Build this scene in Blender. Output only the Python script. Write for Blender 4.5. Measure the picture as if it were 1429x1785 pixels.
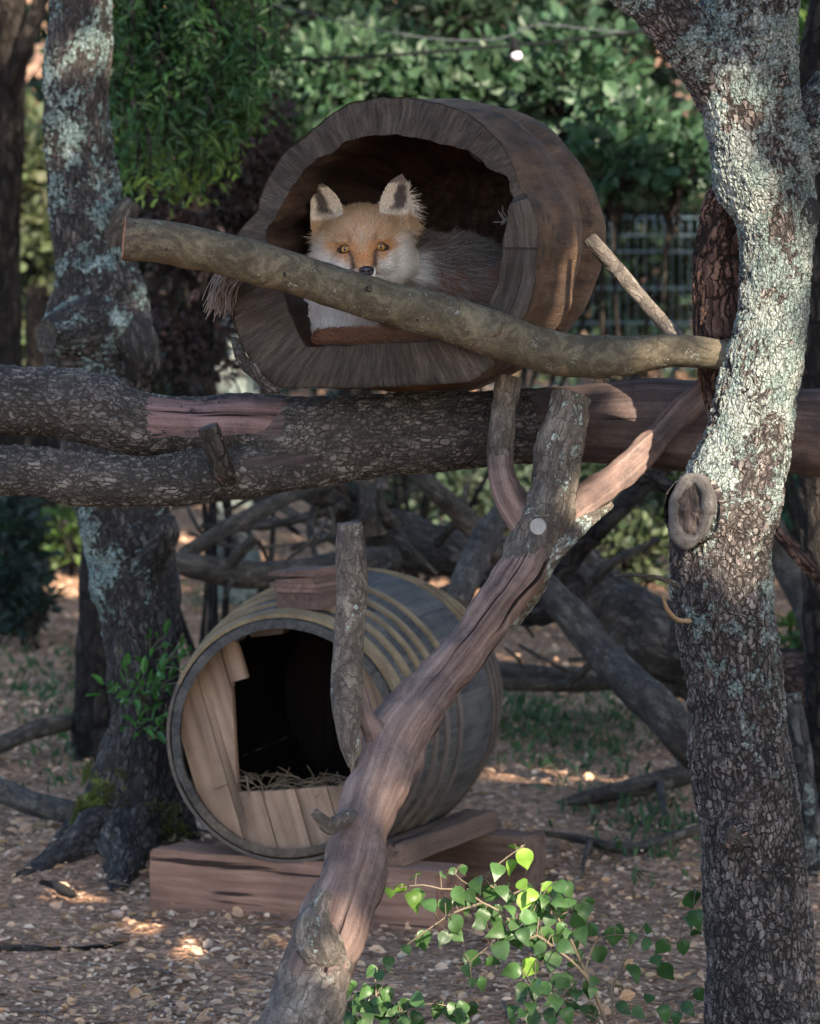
import bpy, bmesh, math
import numpy as np
from mathutils import Vector, Matrix, Euler, Quaternion
for o in list(bpy.data.objects): bpy.data.objects.remove(o)
SC = bpy.context.scene
COL = SC.collection
R = np.random.RandomState(11)
# ------------------------------------------------------------------ camera, world, sun, exposure
FPX, CXP, HYP, CAMH = 7385.0, 714.5, 350.0, 1.53
cam = bpy.data.cameras.new('camera'); cam_o = bpy.data.objects.new('camera', cam); COL.objects.link(cam_o)
cam_o.location = (0, 0, CAMH); cam_o.rotation_euler = (math.radians(90), 0, 0)
cam.sensor_fit = 'HORIZONTAL'; cam.sensor_width = 36; cam.lens = 36*FPX/1429; cam.shift_y = -542.5/1429
cam.clip_start = .1; cam.clip_end = 400
cam.dof.use_dof = True; cam.dof.focus_distance = 7.0; cam.dof.aperture_fstop = 12
SC.camera = cam_o
SUN = np.array([.38, -.79, .48]); SUN = SUN/np.linalg.norm(SUN)
w = bpy.data.worlds.new('World'); SC.world = w; w.use_nodes = True
nt = w.node_tree; bg = nt.nodes['Background']
sky = nt.nodes.new('ShaderNodeTexSky'); sky.sky_type = 'NISHITA'; sky.sun_disc = False; sky.ozone_density = 2.6
sky.sun_elevation = math.asin(SUN[2]); sky.sun_rotation = math.atan2(SUN[0], SUN[1])
nt.links.new(sky.outputs[0], bg.inputs[0]); bg.inputs[1].default_value = .11
sl = bpy.data.lights.new('sun', 'SUN'); sl.energy = 4.2; sl.angle = math.radians(.55); sl.color = (1, .86, .68)
so = bpy.data.objects.new('sun', sl); COL.objects.link(so)
so.rotation_euler = Vector(SUN).to_track_quat('Z', 'Y').to_euler(); so.location = (8, 0, 9)
SC.view_settings.view_transform = 'Standard'; SC.view_settings.look = 'None'
SC.view_settings.exposure = 2.52; SC.view_settings.gamma = 1
SC.render.engine = 'CYCLES'
SC.cycles.use_denoising = True; SC.cycles.max_bounces = 7; SC.cycles.diffuse_bounces = 4; SC.cycles.transmission_bounces = 4
SC.cycles.transparent_max_bounces = 6; SC.cycles.caustics_reflective = False; SC.cycles.caustics_refractive = False
SC.cycles.sample_clamp_indirect = 4

# ------------------------------------------------------------------ helpers
def P(px, py, D): return np.array([(px-CXP)*D/FPX, D, CAMH-(py-HYP)*D/FPX])
_perm = np.random.RandomState(7).permutation(256); _perm = np.concatenate([_perm]*3)
_g = np.random.RandomState(8).normal(size=(256, 3)); _g /= np.linalg.norm(_g, axis=1)[:, None]
def pn(p):
    p = np.asarray(p, float); i = np.floor(p).astype(int); f = p-i; i &= 255
    u = f*f*f*(f*(f*6-15)+10); res = np.zeros(len(p))
    for dx in (0, 1):
        for dy in (0, 1):
            for dz in (0, 1):
                h = _perm[_perm[_perm[(i[:, 0]+dx) & 255]+((i[:, 1]+dy) & 255)]+((i[:, 2]+dz) & 255)]
                d = (_g[h]*(f-np.array([dx, dy, dz]))).sum(1)
                res += d*(u[:, 0] if dx else 1-u[:, 0])*(u[:, 1] if dy else 1-u[:, 1])*(u[:, 2] if dz else 1-u[:, 2])
    return res*1.6
def fbm(p, o=3, lac=2.1, g=.5):
    p = np.asarray(p, float); a = 1; s = 0
    for k in range(o): s = s+a*pn(p+k*17.3); p = p*lac; a *= g
    return s
def sst(a, b, x):
    t = np.clip((np.asarray(x, float)-a)/(b-a), 0, 1); return t*t*(3-2*t)
def nrm(v):
    v = np.asarray(v, float); return v/np.maximum(np.linalg.norm(v, axis=-1, keepdims=True), 1e-9)

ORG = {}
def tag(o, label=None, cat=None, group=None, kind=None):
    if label: o['label'] = label
    if cat: o['category'] = cat
    if group: o['group'] = group
    if kind: o['kind'] = kind
    return o
def thing(name, label, cat, loc, group=None):
    o = bpy.data.objects.new(name, None); COL.objects.link(o); o.location = tuple(loc); o.empty_display_size = .05
    ORG[o.name] = np.array(loc, float); return tag(o, label, cat, group)
def mk(name, V, F, mats, parent=None, smooth=True, tc=None, mask=None, mi=None, col=None, fcol=None, org=None, sharp=None):
    V = np.asarray(V, float)
    org = ORG[parent.name] if parent is not None else (np.zeros(3) if org is None else np.asarray(org, float))
    me = bpy.data.meshes.new(name)
    Fs = [np.asarray(f, np.int32) for f in (F if isinstance(F, list) else [F]) if len(f)]
    me.vertices.add(len(V)); me.vertices.foreach_set('co', (V-org).astype(np.float32).ravel())
    lv = np.concatenate([f.ravel() for f in Fs]); cnt = np.concatenate([np.full(len(f), f.shape[1]) for f in Fs])
    me.loops.add(len(lv)); me.loops.foreach_set('vertex_index', lv)
    me.polygons.add(len(cnt)); me.polygons.foreach_set('loop_start', np.concatenate([[0], np.cumsum(cnt)[:-1]]).astype(np.int32))
    if mi is not None: me.polygons.foreach_set('material_index', np.asarray(mi, np.int32))
    me.polygons.foreach_set('use_smooth', np.full(len(cnt), smooth))
    if tc is not None:
        a = me.attributes.new('tc', 'FLOAT_VECTOR', 'POINT'); a.data.foreach_set('vector', np.asarray(tc, np.float32).ravel())
    if mask is not None:
        a = me.attributes.new('mask', 'FLOAT_VECTOR', 'POINT'); a.data.foreach_set('vector', np.asarray(mask, np.float32).ravel())
    if col is not None:
        a = me.attributes.new('col', 'FLOAT_COLOR', 'POINT'); a.data.foreach_set('color', np.hstack([col, np.ones((len(col), 1))]).astype(np.float32).ravel())
    if fcol is not None:
        a = me.attributes.new('col', 'FLOAT_COLOR', 'CORNER'); a.data.foreach_set('color', np.repeat(np.hstack([fcol, np.ones((len(fcol), 1))]), cnt, axis=0).astype(np.float32).ravel())
    for m in (mats if isinstance(mats, (list, tuple)) else [mats]): me.materials.append(m)
    me.update(calc_edges=True)
    if sharp: me.set_sharp_from_angle(angle=sharp)
    o = bpy.data.objects.new(name, me); COL.objects.link(o)
    if parent is not None: o.parent = parent
    else: o.location = tuple(org)
    ORG[o.name] = org
    return o
def resample(path, rad, step):
    p = np.asarray(path, float); r = np.asarray(rad, float)
    q = np.hstack([p, r[:, None]]); q = np.vstack([2*q[0]-q[1], q, 2*q[-1]-q[-2]]); out = []
    for k in range(1, len(q)-2):
        n = max(2, int(np.linalg.norm(q[k+1, :3]-q[k, :3])/step)); t = np.linspace(0, 1, n, endpoint=False)[:, None]
        a, b, c, d = q[k-1], q[k], q[k+1], q[k+2]
        out.append(.5*((2*b)+(c-a)*t+(2*a-5*b+4*c-d)*t**2+(3*b-a-3*c+d)*t**3))
    out.append(q[-2][None]); out = np.vstack(out); return out[:, :3], np.maximum(out[:, 3], .0008)
def tube_geo(path, rad, seg=24, step=.012, lump=.10, lf=9, seed=0, cap=(1, 1), ridges=0, capk=3, flat=1.0):
    c, r = resample(path, rad, step); n = len(c)
    T = nrm(np.gradient(c, axis=0)); s = np.concatenate([[0], np.cumsum(np.linalg.norm(np.diff(c, axis=0), axis=1))])
    ref = np.array([0, 1, 0]) if abs(T[0][1]) < .9 else np.array([1, 0, 0])
    Nn = nrm(np.cross(T[0], ref)); NN = [Nn]
    for k in range(1, n):
        v = NN[-1]-T[k]*np.dot(NN[-1], T[k]); NN.append(nrm(v))
    NN = np.array(NN); BB = np.cross(T, NN)
    th = np.linspace(0, 2*np.pi, seg, endpoint=False); R0 = r.mean()
    tc = np.stack([np.broadcast_to(np.cos(th)*R0, (n, seg)), np.broadcast_to(np.sin(th)*R0, (n, seg)), np.broadcast_to(s[:, None], (n, seg))], -1).reshape(-1, 3)+seed*3.17
    rr = r[:, None]*(1+lump*fbm(tc*lf+seed, 3).reshape(n, seg))
    if ridges: rr = rr*(1+.10*np.sin(th*ridges+seed)[None, :]*sst(.0, 1, (r/r.min()-1)/1.2)[:, None])
    V = c[:, None]+rr[..., None]*(np.cos(th)[None, :, None]*NN[:, None]+flat*np.sin(th)[None, :, None]*BB[:, None])
    V = V.reshape(-1, 3); i = np.arange(n-1)[:, None]*seg; j = np.arange(seg)[None]; j2 = (j+1) % seg
    F = np.stack([i+j, i+j2, i+seg+j2, i+seg+j], -1).reshape(-1, 4); mi = np.zeros(len(F), int); Fl = [F]; Ml = [mi]
    arc = np.repeat(s, seg)
    for e, on in zip((0, 1), cap):
        if not on: continue
        ring = V[:seg] if e == 0 else V[(n-1)*seg:n*seg]; ctr = ring.mean(0); b0 = len(V); vs = []; tcs = []
        for k in range(capk):
            f = 1-k/capk; rv = ctr+(ring-ctr)*f; rv = rv+(T[0] if e == 0 else -T[-1])*(.0015*pn(rv*90))[:, None]
            vs.append(rv); tcs.append(np.stack([np.cos(th)*R0*f, np.sin(th)*R0*f, np.zeros(seg)], -1))
        vs.append(ctr[None]); tcs.append(np.zeros((1, 3)))
        V = np.vstack([V]+vs); tc = np.vstack([tc]+tcs); arc = np.concatenate([arc, np.full(seg*capk+1, s[0] if e == 0 else s[-1])])
        Q = []
        for k in range(capk-1):
            a = b0+k*seg+np.arange(seg); bb = b0+k*seg+(np.arange(seg)+1) % seg
            Q.append(np.stack([bb, a, a+seg, bb+seg] if e == 0 else [a, bb, bb+seg, a+seg], -1))
        Fl.append(np.vstack(Q)); Ml.append(np.ones(len(Fl[-1]), int))
        a = b0+(capk-1)*seg+np.arange(seg); bb = b0+(capk-1)*seg+(np.arange(seg)+1) % seg; cc = np.full(seg, b0+capk*seg)
        Fl.append(np.stack([bb, a, cc] if e == 0 else [a, bb, cc], -1)); Ml.append(np.ones(seg, int))
    return V, Fl, tc, np.concatenate(Ml), arc/s[-1]
def tube(name, path, rad, mats, parent=None, maskf=None, **kw):
    V, F, tc, mi, arc = tube_geo(path, rad, **kw)
    mats = list(mats) if isinstance(mats, (list, tuple)) else [mats]
    if len(mats) == 1: mi = mi*0
    mask = np.zeros_like(V)
    if maskf is not None: mask = maskf(V, arc, tc)
    org = None if parent is not None else np.asarray(path[0], float)
    return mk(name, V, F, mats, parent, tc=tc, mask=mask, mi=mi, org=org)
def PP(lst): return [P(*q) for q in lst]
def bez_tubes(paths, rads, seg=6, step=.03):
    Vs, Fs, b = [], [], 0
    for p, r in zip(paths, rads):
        V, F, _, _, _ = tube_geo(p, r, seg=seg, step=step, lump=.05, cap=(0, 0)); Vs.append(V); Fs.append(F[0]+b); b += len(V)
    return np.vstack(Vs), np.vstack(Fs)

# ------------------------------------------------------------------ materials
class NT:
    def __init__(s, name):
        s.m = bpy.data.materials.new(name); s.m.use_nodes = True; s.t = s.m.node_tree; s.t.nodes.clear()
        s.out = s.t.nodes.new('ShaderNodeOutputMaterial')
    def n(s, typ, ins=None, **pr):
        nd = s.t.nodes.new('ShaderNode'+typ)
        for k, v in pr.items(): setattr(nd, k, v)
        for k, v in (ins or {}).items(): s.set(nd.inputs[k], v)
        return nd
    def set(s, sock, v):
        if isinstance(v, bpy.types.NodeSocket): s.t.links.new(v, sock)
        elif isinstance(v, (tuple, list)) and len(v) == 3 and sock.type == 'RGBA': sock.default_value = (*v, 1)
        else: sock.default_value = v
    def attr(s, name, o='Vector'): return s.n('Attribute', attribute_name=name).outputs[o]
    def math(s, op, a, b=0.0, clamp=False): return s.n('Math', {0: a, 1: b}, operation=op, use_clamp=clamp).outputs[0]
    def mix(s, f, a, b):
        nd = s.n('Mix', data_type='RGBA'); s.set(nd.inputs[0], f); s.set(nd.inputs[6], a); s.set(nd.inputs[7], b); return nd.outputs[2]
    def mul(s, a, b):
        nd = s.n('Mix', data_type='RGBA', blend_type='MULTIPLY'); nd.inputs[0].default_value = 1; s.set(nd.inputs[6], a); s.set(nd.inputs[7], b); return nd.outputs[2]
    def step(s, x, a, b): return s.n('MapRange', {0: x, 1: a, 2: b}, interpolation_type='SMOOTHSTEP').outputs[0]
    def noise(s, v, sc, det=3, rough=.55): return s.n('TexNoise', {'Vector': v, 'Scale': sc, 'Detail': det, 'Roughness': rough}).outputs[0]
    def map(s, v, sc): return s.n('VectorMath', {0: v, 1: sc}, operation='MULTIPLY').outputs[0]
    def sep(s, v): return s.n('SeparateXYZ', {0: v}).outputs
    def ramp(s, f, stops):
        nd = s.n('ValToRGB', {0: f}); e = nd.color_ramp.elements
        while len(e) < len(stops): e.new(.5)
        for el, (p, c) in zip(e, stops): el.position = p; el.color = (*c, 1)
        return nd.outputs[0]
    def finish(s, color, rough=.9, height=None, hscale=.003, spec=.25, both=True, normal_only=None, sheen=0):
        b = s.n('BsdfPrincipled', {'Base Color': color, 'Roughness': rough, 'Specular IOR Level': spec})
        s.t.links.new(b.outputs[0], s.out.inputs[0])
        if height is not None:
            if both:
                d = s.n('Displacement', {'Height': height, 'Midlevel': .5, 'Scale': hscale}); s.t.links.new(d.outputs[0], s.out.inputs[2])
                s.m.displacement_method = 'BOTH'
            else:
                bp = s.n('Bump', {'Height': height, 'Distance': hscale, 'Strength': 1.0}); s.t.links.new(bp.outputs[0], b.inputs['Normal'])
        return s.m

def bark(name, dark, mid, light, plate=70, zs=.5, disp=.006, lich=(.34, .42, .38), lich2=(.5, .52, .42), lth=.62, lsc=16,
         bare=((.10, .06, .045), (.22, .13, .10), (.33, .22, .17)), moss=(.05, .06, .012), crack=.22, grain=1.0, both=True, pw=1.0):
    s = NT(name); tc = s.attr('tc'); mk_ = s.sep(s.attr('mask'))
    wv = s.n('TexNoise', {'Vector': tc, 'Scale': 22, 'Detail': 2}).outputs[1]
    wv = s.map(s.n('VectorMath', {0: wv, 1: (.5, .5, .5)}, operation='SUBTRACT').outputs[0], (.022, .022, .05))
    wv2 = s.n('TexNoise', {'Vector': tc, 'Scale': plate*1.1, 'Detail': 3}).outputs[1]
    wv2 = s.map(s.n('VectorMath', {0: wv2, 1: (.5, .5, .5)}, operation='SUBTRACT').outputs[0], (.9/plate, .9/plate, 1.6/plate))
    co = s.n('VectorMath', {0: s.n('VectorMath', {0: tc, 1: wv}, operation='ADD').outputs[0], 1: wv2}, operation='ADD').outputs[0]
    cs = s.map(co, (1, 1, zs))
    v = s.n('TexVoronoi', {'Vector': cs, 'Scale': plate}, feature='DISTANCE_TO_EDGE').outputs[0]
    v2 = s.n('TexVoronoi', {'Vector': cs, 'Scale': plate*.42}, feature='DISTANCE_TO_EDGE').outputs[0]
    cellc = s.sep(s.n('TexVoronoi', {'Vector': cs, 'Scale': plate}, feature='F1').outputs[1])[0]
    wn = s.step(s.noise(cs, plate*.35, 3), .38, .66)
    ridge = s.math('ABSOLUTE', s.math('SUBTRACT', s.noise(s.map(co, (1, 1, zs*.45)), plate*.55, 3), .5)); fis = s.step(ridge, .0, .055)
    pl = s.math('MULTIPLY', s.n('MapRange', {0: v, 1: 0.0, 2: s.math('MULTIPLY', s.math('ADD', wn, .25), crack*1.25)}, interpolation_type='SMOOTHSTEP').outputs[0], s.math('ADD', s.math('MULTIPLY', s.step(v2, 0, .17), .6), .4))
    pl = s.math('MULTIPLY', pl, s.math('ADD', s.math('MULTIPLY', fis, .65), .35))
    pl = s.math('SUBTRACT', 1.0, s.math('MULTIPLY', s.math('SUBTRACT', 1.0, pl), pw))
    fine = s.noise(tc, 260, 5, .65); mid_n = s.noise(cs, 60, 4, .6); big = s.noise(tc, 7, 3)
    c = s.mix(s.step(s.math('ADD', s.math('MULTIPLY', mid_n, .8), s.math('MULTIPLY', cellc, .2)), .35, .68), mid, light)
    c = s.mix(pl, dark, c)
    c = s.mul(c, s.ramp(big, [(.3, (.62, .62, .62)), (.7, (1.25, 1.2, 1.15))]))
    c = s.mul(c, s.ramp(fine, [(.25, (.6, .6, .6)), (.75, (1.35, 1.35, 1.35))]))
    h = s.math('ADD', s.math('MULTIPLY', pl, .62), s.math('MULTIPLY', mid_n, .3))
    # moss
    mo = s.step(s.math('ADD', mk_[1], s.math('MULTIPLY', s.math('SUBTRACT', s.noise(tc, 26, 5, .65), .5), 1.3)), .45, .62)
    c = s.mix(mo, c, s.mix(s.noise(tc, 190, 3), moss, (moss[0]*2.2, moss[1]*2, moss[2]*2)))
    # lichen
    l1 = s.noise(tc, lsc, 5, .62); l2 = s.noise(tc, lsc*6, 4, .7)
    lv = s.math('ADD', s.math('ADD', s.math('MULTIPLY', l1, .55), s.math('MULTIPLY', l2, .45)), mk_[2])
    lm = s.step(lv, lth, lth+.035)
    lc = s.mix(s.step(s.noise(tc, lsc*1.3, 3), .42, .6), lich, lich2)
    lf = s.n('TexVoronoi', {'Vector': tc, 'Scale': 190}, feature='F1').outputs[0]
    lc = s.mul(lc, s.ramp(lf, [(.1, (1.15, 1.15, 1.15)), (.75, (.5, .52, .5))]))
    lc = s.mul(lc, s.ramp(s.noise(tc, 320, 3), [(.3, (.6, .6, .6)), (.65, (1.2, 1.2, 1.2))]))
    lm2 = s.math('MULTIPLY', lm, s.step(s.math('ADD', v, s.math('MULTIPLY', fine, .12)), .05, .1))
    c = s.mix(lm2, c, lc)
    h = s.math('ADD', h, s.math('MULTIPLY', lm2, s.math('ADD', .12, s.math('MULTIPLY', s.noise(tc, 240, 3), .5))))
    # bare wood
    gr = s.noise(s.map(tc, (95*grain, 95*grain, 3.5)), 1.0, 5, .6); gr2 = s.noise(s.map(tc, (16, 16, 1.6)), 1.0, 3)
    gr3 = s.noise(s.map(tc, (30, 30, 9)), 1.0, 4, .65)
    bc = s.ramp(s.math('ADD', s.math('ADD', s.math('MULTIPLY', gr, .42), s.math('MULTIPLY', gr2, .33)), s.math('MULTIPLY', gr3, .25)), [(.36, bare[0]), (.5, bare[1]), (.64, bare[2])])
    bc = s.mul(bc, s.ramp(fine, [(.25, (.78, .78, .78)), (.75, (1.2, 1.2, 1.2))]))
    bc = s.mix(s.step(s.noise(tc, 11, 4, .65), .46, .62), bc, s.mul(bc, (.62, .66, .72)))
    ck = s.step(s.noise(s.map(tc, (60, 60, 2.2)), 1.0, 2), .30, .36)
    bc = s.mix(ck, (bare[0][0]*.25, bare[0][1]*.25, bare[0][2]*.25), bc)
    bm_ = s.step(s.math('ADD', mk_[0], s.math('MULTIPLY', s.math('SUBTRACT', s.noise(s.map(co, (1, 1, .16)), 44, 5, .68), .5), 2.0)), .48, .53)
    c = s.mix(bm_, c, bc)
    hb = s.math('ADD', s.math('ADD', s.math('MULTIPLY', gr, .35), s.math('MULTIPLY', ck, .25)), -.25)
    h = s.n('Mix', {0: bm_, 2: h, 3: hb}).outputs[0]
    return s.finish(c, .92, h, disp, .15, both)

def wood(name, c0, c1, c2, scale=(70, 70, 3), hs=.0015, coord='tc', spots=None, rough=.8, spec=.25, big=None, ck=None):
    s = NT(name); tc = s.attr(coord) if coord == 'tc' else s.n('TexCoord').outputs['Object']
    g = s.noise(s.map(tc, scale), 1, 5, .6); g2 = s.noise(s.map(tc, tuple(q*.2 for q in scale)), 1, 3)
    fine = s.noise(tc, 300, 4, .7)
    c = s.ramp(s.math('ADD', s.math('MULTIPLY', g, .6), s.math('MULTIPLY', g2, .4)), [(.34, c0), (.5, c1), (.66, c2)])
    c = s.mul(c, s.ramp(fine, [(.25, (.7, .7, .7)), (.75, (1.25, 1.25, 1.25))]))
    c = s.mul(c, s.ramp(s.noise(tc, 5, 4), [(.3, (.6, .6, .62)), (.7, (1.25, 1.22, 1.18))]))
    if ck: c = s.mix(s.step(s.noise(s.map(tc, (scale[0]*.8, scale[1]*.8, scale[2]*.45)), 1, 3), ck, ck+.045), (c0[0]*.3, c0[1]*.3, c0[2]*.3), c)
    if big: c = s.mix(s.step(s.noise(tc, big[1], 5, .65), big[2], big[2]+.12), c, big[0])
    return s.finish(c, rough, s.math('ADD', s.math('MULTIPLY', g, .7), s.math('MULTIPLY', fine, .3)), hs, spec, False)

def endgrain(name, c0, c1, rings=260):
    s = NT(name); tc = s.attr('tc'); ln = s.n('VectorMath', {0: tc}, operation='LENGTH').outputs[1]
    nz = s.noise(tc, 40, 4); wv = s.math('SINE', s.math('ADD', s.math('MULTIPLY', ln, rings*6), s.math('MULTIPLY', nz, 14)))
    c = s.mix(s.step(s.math('ADD', s.math('MULTIPLY', wv, .2), nz), .3, .75), c0, c1)
    c = s.mul(c, s.ramp(s.noise(tc, 220, 4, .7), [(.3, (.6, .6, .6)), (.7, (1.25, 1.25, 1.25))]))
    return s.finish(c, .9, nz, .004, .15, False)

def leafmat(name, trans=.35, rough=.5, objrand=False, gain=1.0):
    s = NT(name); c = s.attr('col', 'Color')
    if objrand:
        oi = s.n('ObjectInfo'); c = s.mul(oi.outputs['Color'], s.ramp(oi.outputs['Random'], [(0, (.72, .75, .7)), (1, (1.25, 1.2, 1.1))]))
        tcn = s.n('TexCoord').outputs['Object']
        vein = s.n('TexWave', {'Vector': tcn, 'Scale': 22, 'Distortion': .6}, bands_direction='Y').outputs[0]
        c = s.mul(c, s.ramp(vein, [(0, (.86, .88, .86)), (.4, (1.05, 1.05, 1.05))]))
    geo = s.n('NewGeometry').outputs['Position']
    c = s.mul(c, s.ramp(s.noise(geo, 45, 3), [(.3, (.75, .75, .75)), (.7, (1.2, 1.2, 1.2))]))
    d = s.n('BsdfPrincipled', {'Base Color': c, 'Roughness': rough, 'Specular IOR Level': .35})
    tcol = s.mul(c, (1.0, 1.25, .7))
    t = s.n('BsdfTranslucent', {0: tcol}); mx = s.n('MixShader', {0: trans, 1: d.outputs[0], 2: t.outputs[0]})
    s.t.links.new(mx.outputs[0], s.out.inputs[0]); return s.m
def plain(name, col, rough=.6, spec=.4, metal=0, var=.25, sc=60):
    s = NT(name); tcn = s.n('TexCoord').outputs['Object']
    c = s.mul(col, s.ramp(s.noise(tcn, sc, 4, .65), [(.3, (1-var,)*3), (.7, (1+var,)*3)]))
    b = s.n('BsdfPrincipled', {'Base Color': c, 'Roughness': rough, 'Specular IOR Level': spec, 'Metallic': metal})
    s.t.links.new(b.outputs[0], s.out.inputs[0]); return s.m

M = {}
M['oak'] = bark('lichen_oak_bark', (.012, .010, .010), (.070, .062, .060), (.165, .148, .142), plate=104, zs=.62, disp=.006, lth=.597, lsc=12, lich=(.150, .185, .177), lich2=(.225, .245, .23))
M['oak_far'] = bark('lichen_oak_bark_left', (.010, .009, .009), (.046, .042, .040), (.10, .09, .084), plate=84, zs=.36, pw=.9, disp=.009, lth=.592, lsc=13, lich=(.17, .225, .215), lich2=(.25, .30, .275))
M['beam'] = bark('beam_bark', (.013, .012, .011), (.080, .073, .069), (.150, .138, .130), pw=.88, plate=104, zs=.7, disp=.0055, lth=.645, lsc=13, lich=(.28, .34, .31), lich2=(.4, .43, .37), bare=((.028, .020, .018), (.066, .047, .042), (.130, .095, .086)), crack=.3)
M['beam_pale'] = bark('beam_bark_pale_wood', (.013, .012, .011), (.080, .073, .069), (.150, .138, .130), pw=.88, plate=104, zs=.7, disp=.0055, lth=.645, lsc=13, lich=(.28, .34, .31), lich2=(.4, .43, .37), bare=((.05, .030, .028), (.125, .078, .074), (.22, .15, .14)), crack=.3)
M['limb'] = bark('dead_limb_bark', (.018, .016, .015), (.085, .073, .064), (.165, .145, .125), pw=.6, plate=70, zs=.5, disp=.003, lth=.62, lsc=15, lich=(.30, .35, .33), lich2=(.36, .4, .36), bare=((.040, .027, .024), (.125, .085, .072), (.235, .170, .143)), crack=.10)
M['brown'] = bark('brown_ridged_bark', (.010, .006, .005), (.07, .042, .032), (.15, .09, .068), plate=75, zs=.22, disp=.007, lth=.72)
M['dead'] = bark('grey_deadwood_bark', (.008, .007, .006), (.050, .043, .037), (.10, .088, .075), pw=.65, plate=55, zs=.4, disp=.004, lth=.68, lsc=10, crack=.12)
M['deaddark'] = bark('dark_deadwood_bark', (.010, .009, .008), (.048, .042, .037), (.095, .083, .073), pw=.8, plate=44, zs=.5, disp=.008, lth=.69, lsc=10)
M['darkbark'] = bark('dark_trunk_bark', (.005, .004, .004), (.019, .016, .014), (.038, .033, .028), plate=30, zs=.35, disp=.012, lth=.74, lsc=5)
M['palebark'] = bark('pale_lichen_bark', (.015, .015, .015), (.06, .057, .055), (.11, .105, .10), plate=30, zs=.4, disp=.008, lth=.53, lsc=6, lich=(.14, .17, .165), lich2=(.22, .24, .225))
M['perch'] = bark('smooth_perch_bark', (.02, .016, .012), (.052, .045, .031), (.118, .101, .070), pw=.0, plate=9, zs=.6, disp=.0012, lth=.588, lsc=34, lich=(.17, .165, .14), lich2=(.21, .205, .18), crack=.012, bare=((.05, .033, .028), (.095, .066, .055), (.13, .093, .076)))
M['end_pale'] = endgrain('cut_end_pale', (.10, .06, .04), (.26, .17, .12))
M['end_grey'] = endgrain('cut_end_grey', (.06, .05, .045), (.16, .135, .115))
M['end_orange'] = endgrain('cut_end_orange', (.13, .06, .03), (.30, .15, .08))
M['leaf'] = leafmat('foliage_leaf'); M['sapleaf'] = leafmat('sapling_leaf', .42, .42, True)
M['dry'] = leafmat('dry_leaf', .15, .8)
# ------------------------------------------------------------------ ground
def gh(x, y):
    x = np.asarray(x, float); y = np.asarray(y, float)
    p = np.stack([x, y, 0*x], -1).reshape(-1, 3)
    h = (.022*fbm(p*1.3, 3)+.010*fbm(p*7, 3)).reshape(x.shape)
    h = h*sst(0, 1, np.abs(y-9.0)*2-.3)+0*x
    bx, by, _ = P(225, 1490, 9.8); d2 = ((x-bx)/.32)**2+((y-by)/.32)**2; h = h+.07*np.exp(-d2)
    return h+8*sst(27, 62, y)
def axis(a, b, st, far, g=1.25):
    c = list(np.arange(a, b, st)); s = st; q = []
    v = b
    while v < far: q.append(v); s *= g; v += s
    s = st; v = a-st; l = []
    while v > -far: l.append(v); s *= g; v -= s
    return np.array(l[::-1]+c+q)
xs, ys = axis(-2.4, 2.4, .04, 140), axis(6.5, 26, .045, 160)
X, Y = np.meshgrid(xs, ys); Z = gh(X, Y); V = np.stack([X, Y, Z], -1).reshape(-1, 3)
i = np.arange(len(ys)-1)[:, None]*len(xs)+np.arange(len(xs)-1)[None]; i = i.ravel()
s = NT('forest_soil'); pos = s.n('NewGeometry').outputs['Position']
n1 = s.noise(pos, 3.5, 4); n2 = s.noise(pos, 38, 5, .7); n3 = s.noise(pos, 160, 4, .7)
c = s.ramp(s.math('ADD', s.math('MULTIPLY', n2, .6), s.math('MULTIPLY', n3, .4)), [(.34, (.14, .080, .050)), (.5, (.33, .205, .135)), (.66, (.48, .33, .23))])
c = s.mul(c, s.ramp(n1, [(.3, (.65, .62, .6)), (.7, (1.15, 1.1, 1.05))]))
v = s.n('TexVoronoi', {'Vector': pos, 'Scale': 75}, feature='F1')
c = s.mul(c, s.ramp(s.sep(v.outputs[1])[0], [(.2, (.6, .6, .6)), (.9, (1.35, 1.3, 1.3))]))
mat_soil = s.finish(c, .95, s.math('ADD', n2, s.math('MULTIPLY', v.outputs[0], .5)), .02, .1, False)
tag(mk('ground', V, np.stack([i, i+1, i+1+len(xs), i+len(xs)], -1), mat_soil), kind='structure')

# ------------------------------------------------------------------ leaf clouds
LT = np.array([[0, 0, 0], [-.34, .36, .09], [-.28, .72, .07], [0, 1, -.05], [.28, .72, .07], [.34, .36, .09]])
def leaf_geo(C, D, size, width=1.0, rng=R, flat=.6, up=(0, 0, 1)):
    n = len(C); D = nrm(D); u = nrm(np.asarray(up)*flat+rng.normal(size=(n, 3))*(1-flat)*.8+0*D); width = width*rng.uniform(.7, 1.25, size=(n, 1, 1))
    W = nrm(np.cross(D, u)); N = np.cross(W, D); s = np.asarray(size).reshape(-1, 1, 1)*np.ones((n, 1, 1))
    V = C[:, None]+s*((LT[None, :, 0:1]*width)*W[:, None]+LT[None, :, 1:2]*D[:, None]+LT[None, :, 2:3]*N[:, None])
    b = np.arange(n)[:, None]*6; F = np.concatenate([b+np.array([[0, 1, 2, 3]]), b+np.array([[0, 3, 4, 5]])], 1).reshape(-1, 4)
    return V.reshape(-1, 3), F
def leaf_obj(name, C, D, size, cols, mat, parent=None, width=1.0, flat=.6, rng=R):
    V, F = leaf_geo(C, D, size, width, rng, flat); return mk(name, V, F, mat, parent, fcol=np.repeat(cols, 2, axis=0), smooth=False)
def clump_pts(C, per, rad, rng=R):
    n = len(C); o = rng.normal(size=(n, per, 3)); o /= np.linalg.norm(o, axis=2)[..., None]; o *= rng.uniform(.25, 1, size=(n, per, 1))**.6
    pos = C[:, None]+o*np.asarray(rad).reshape(-1, 1, 1)*np.array([1, 1, .75]); return pos.reshape(-1, 3), o.reshape(-1, 3)
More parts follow.
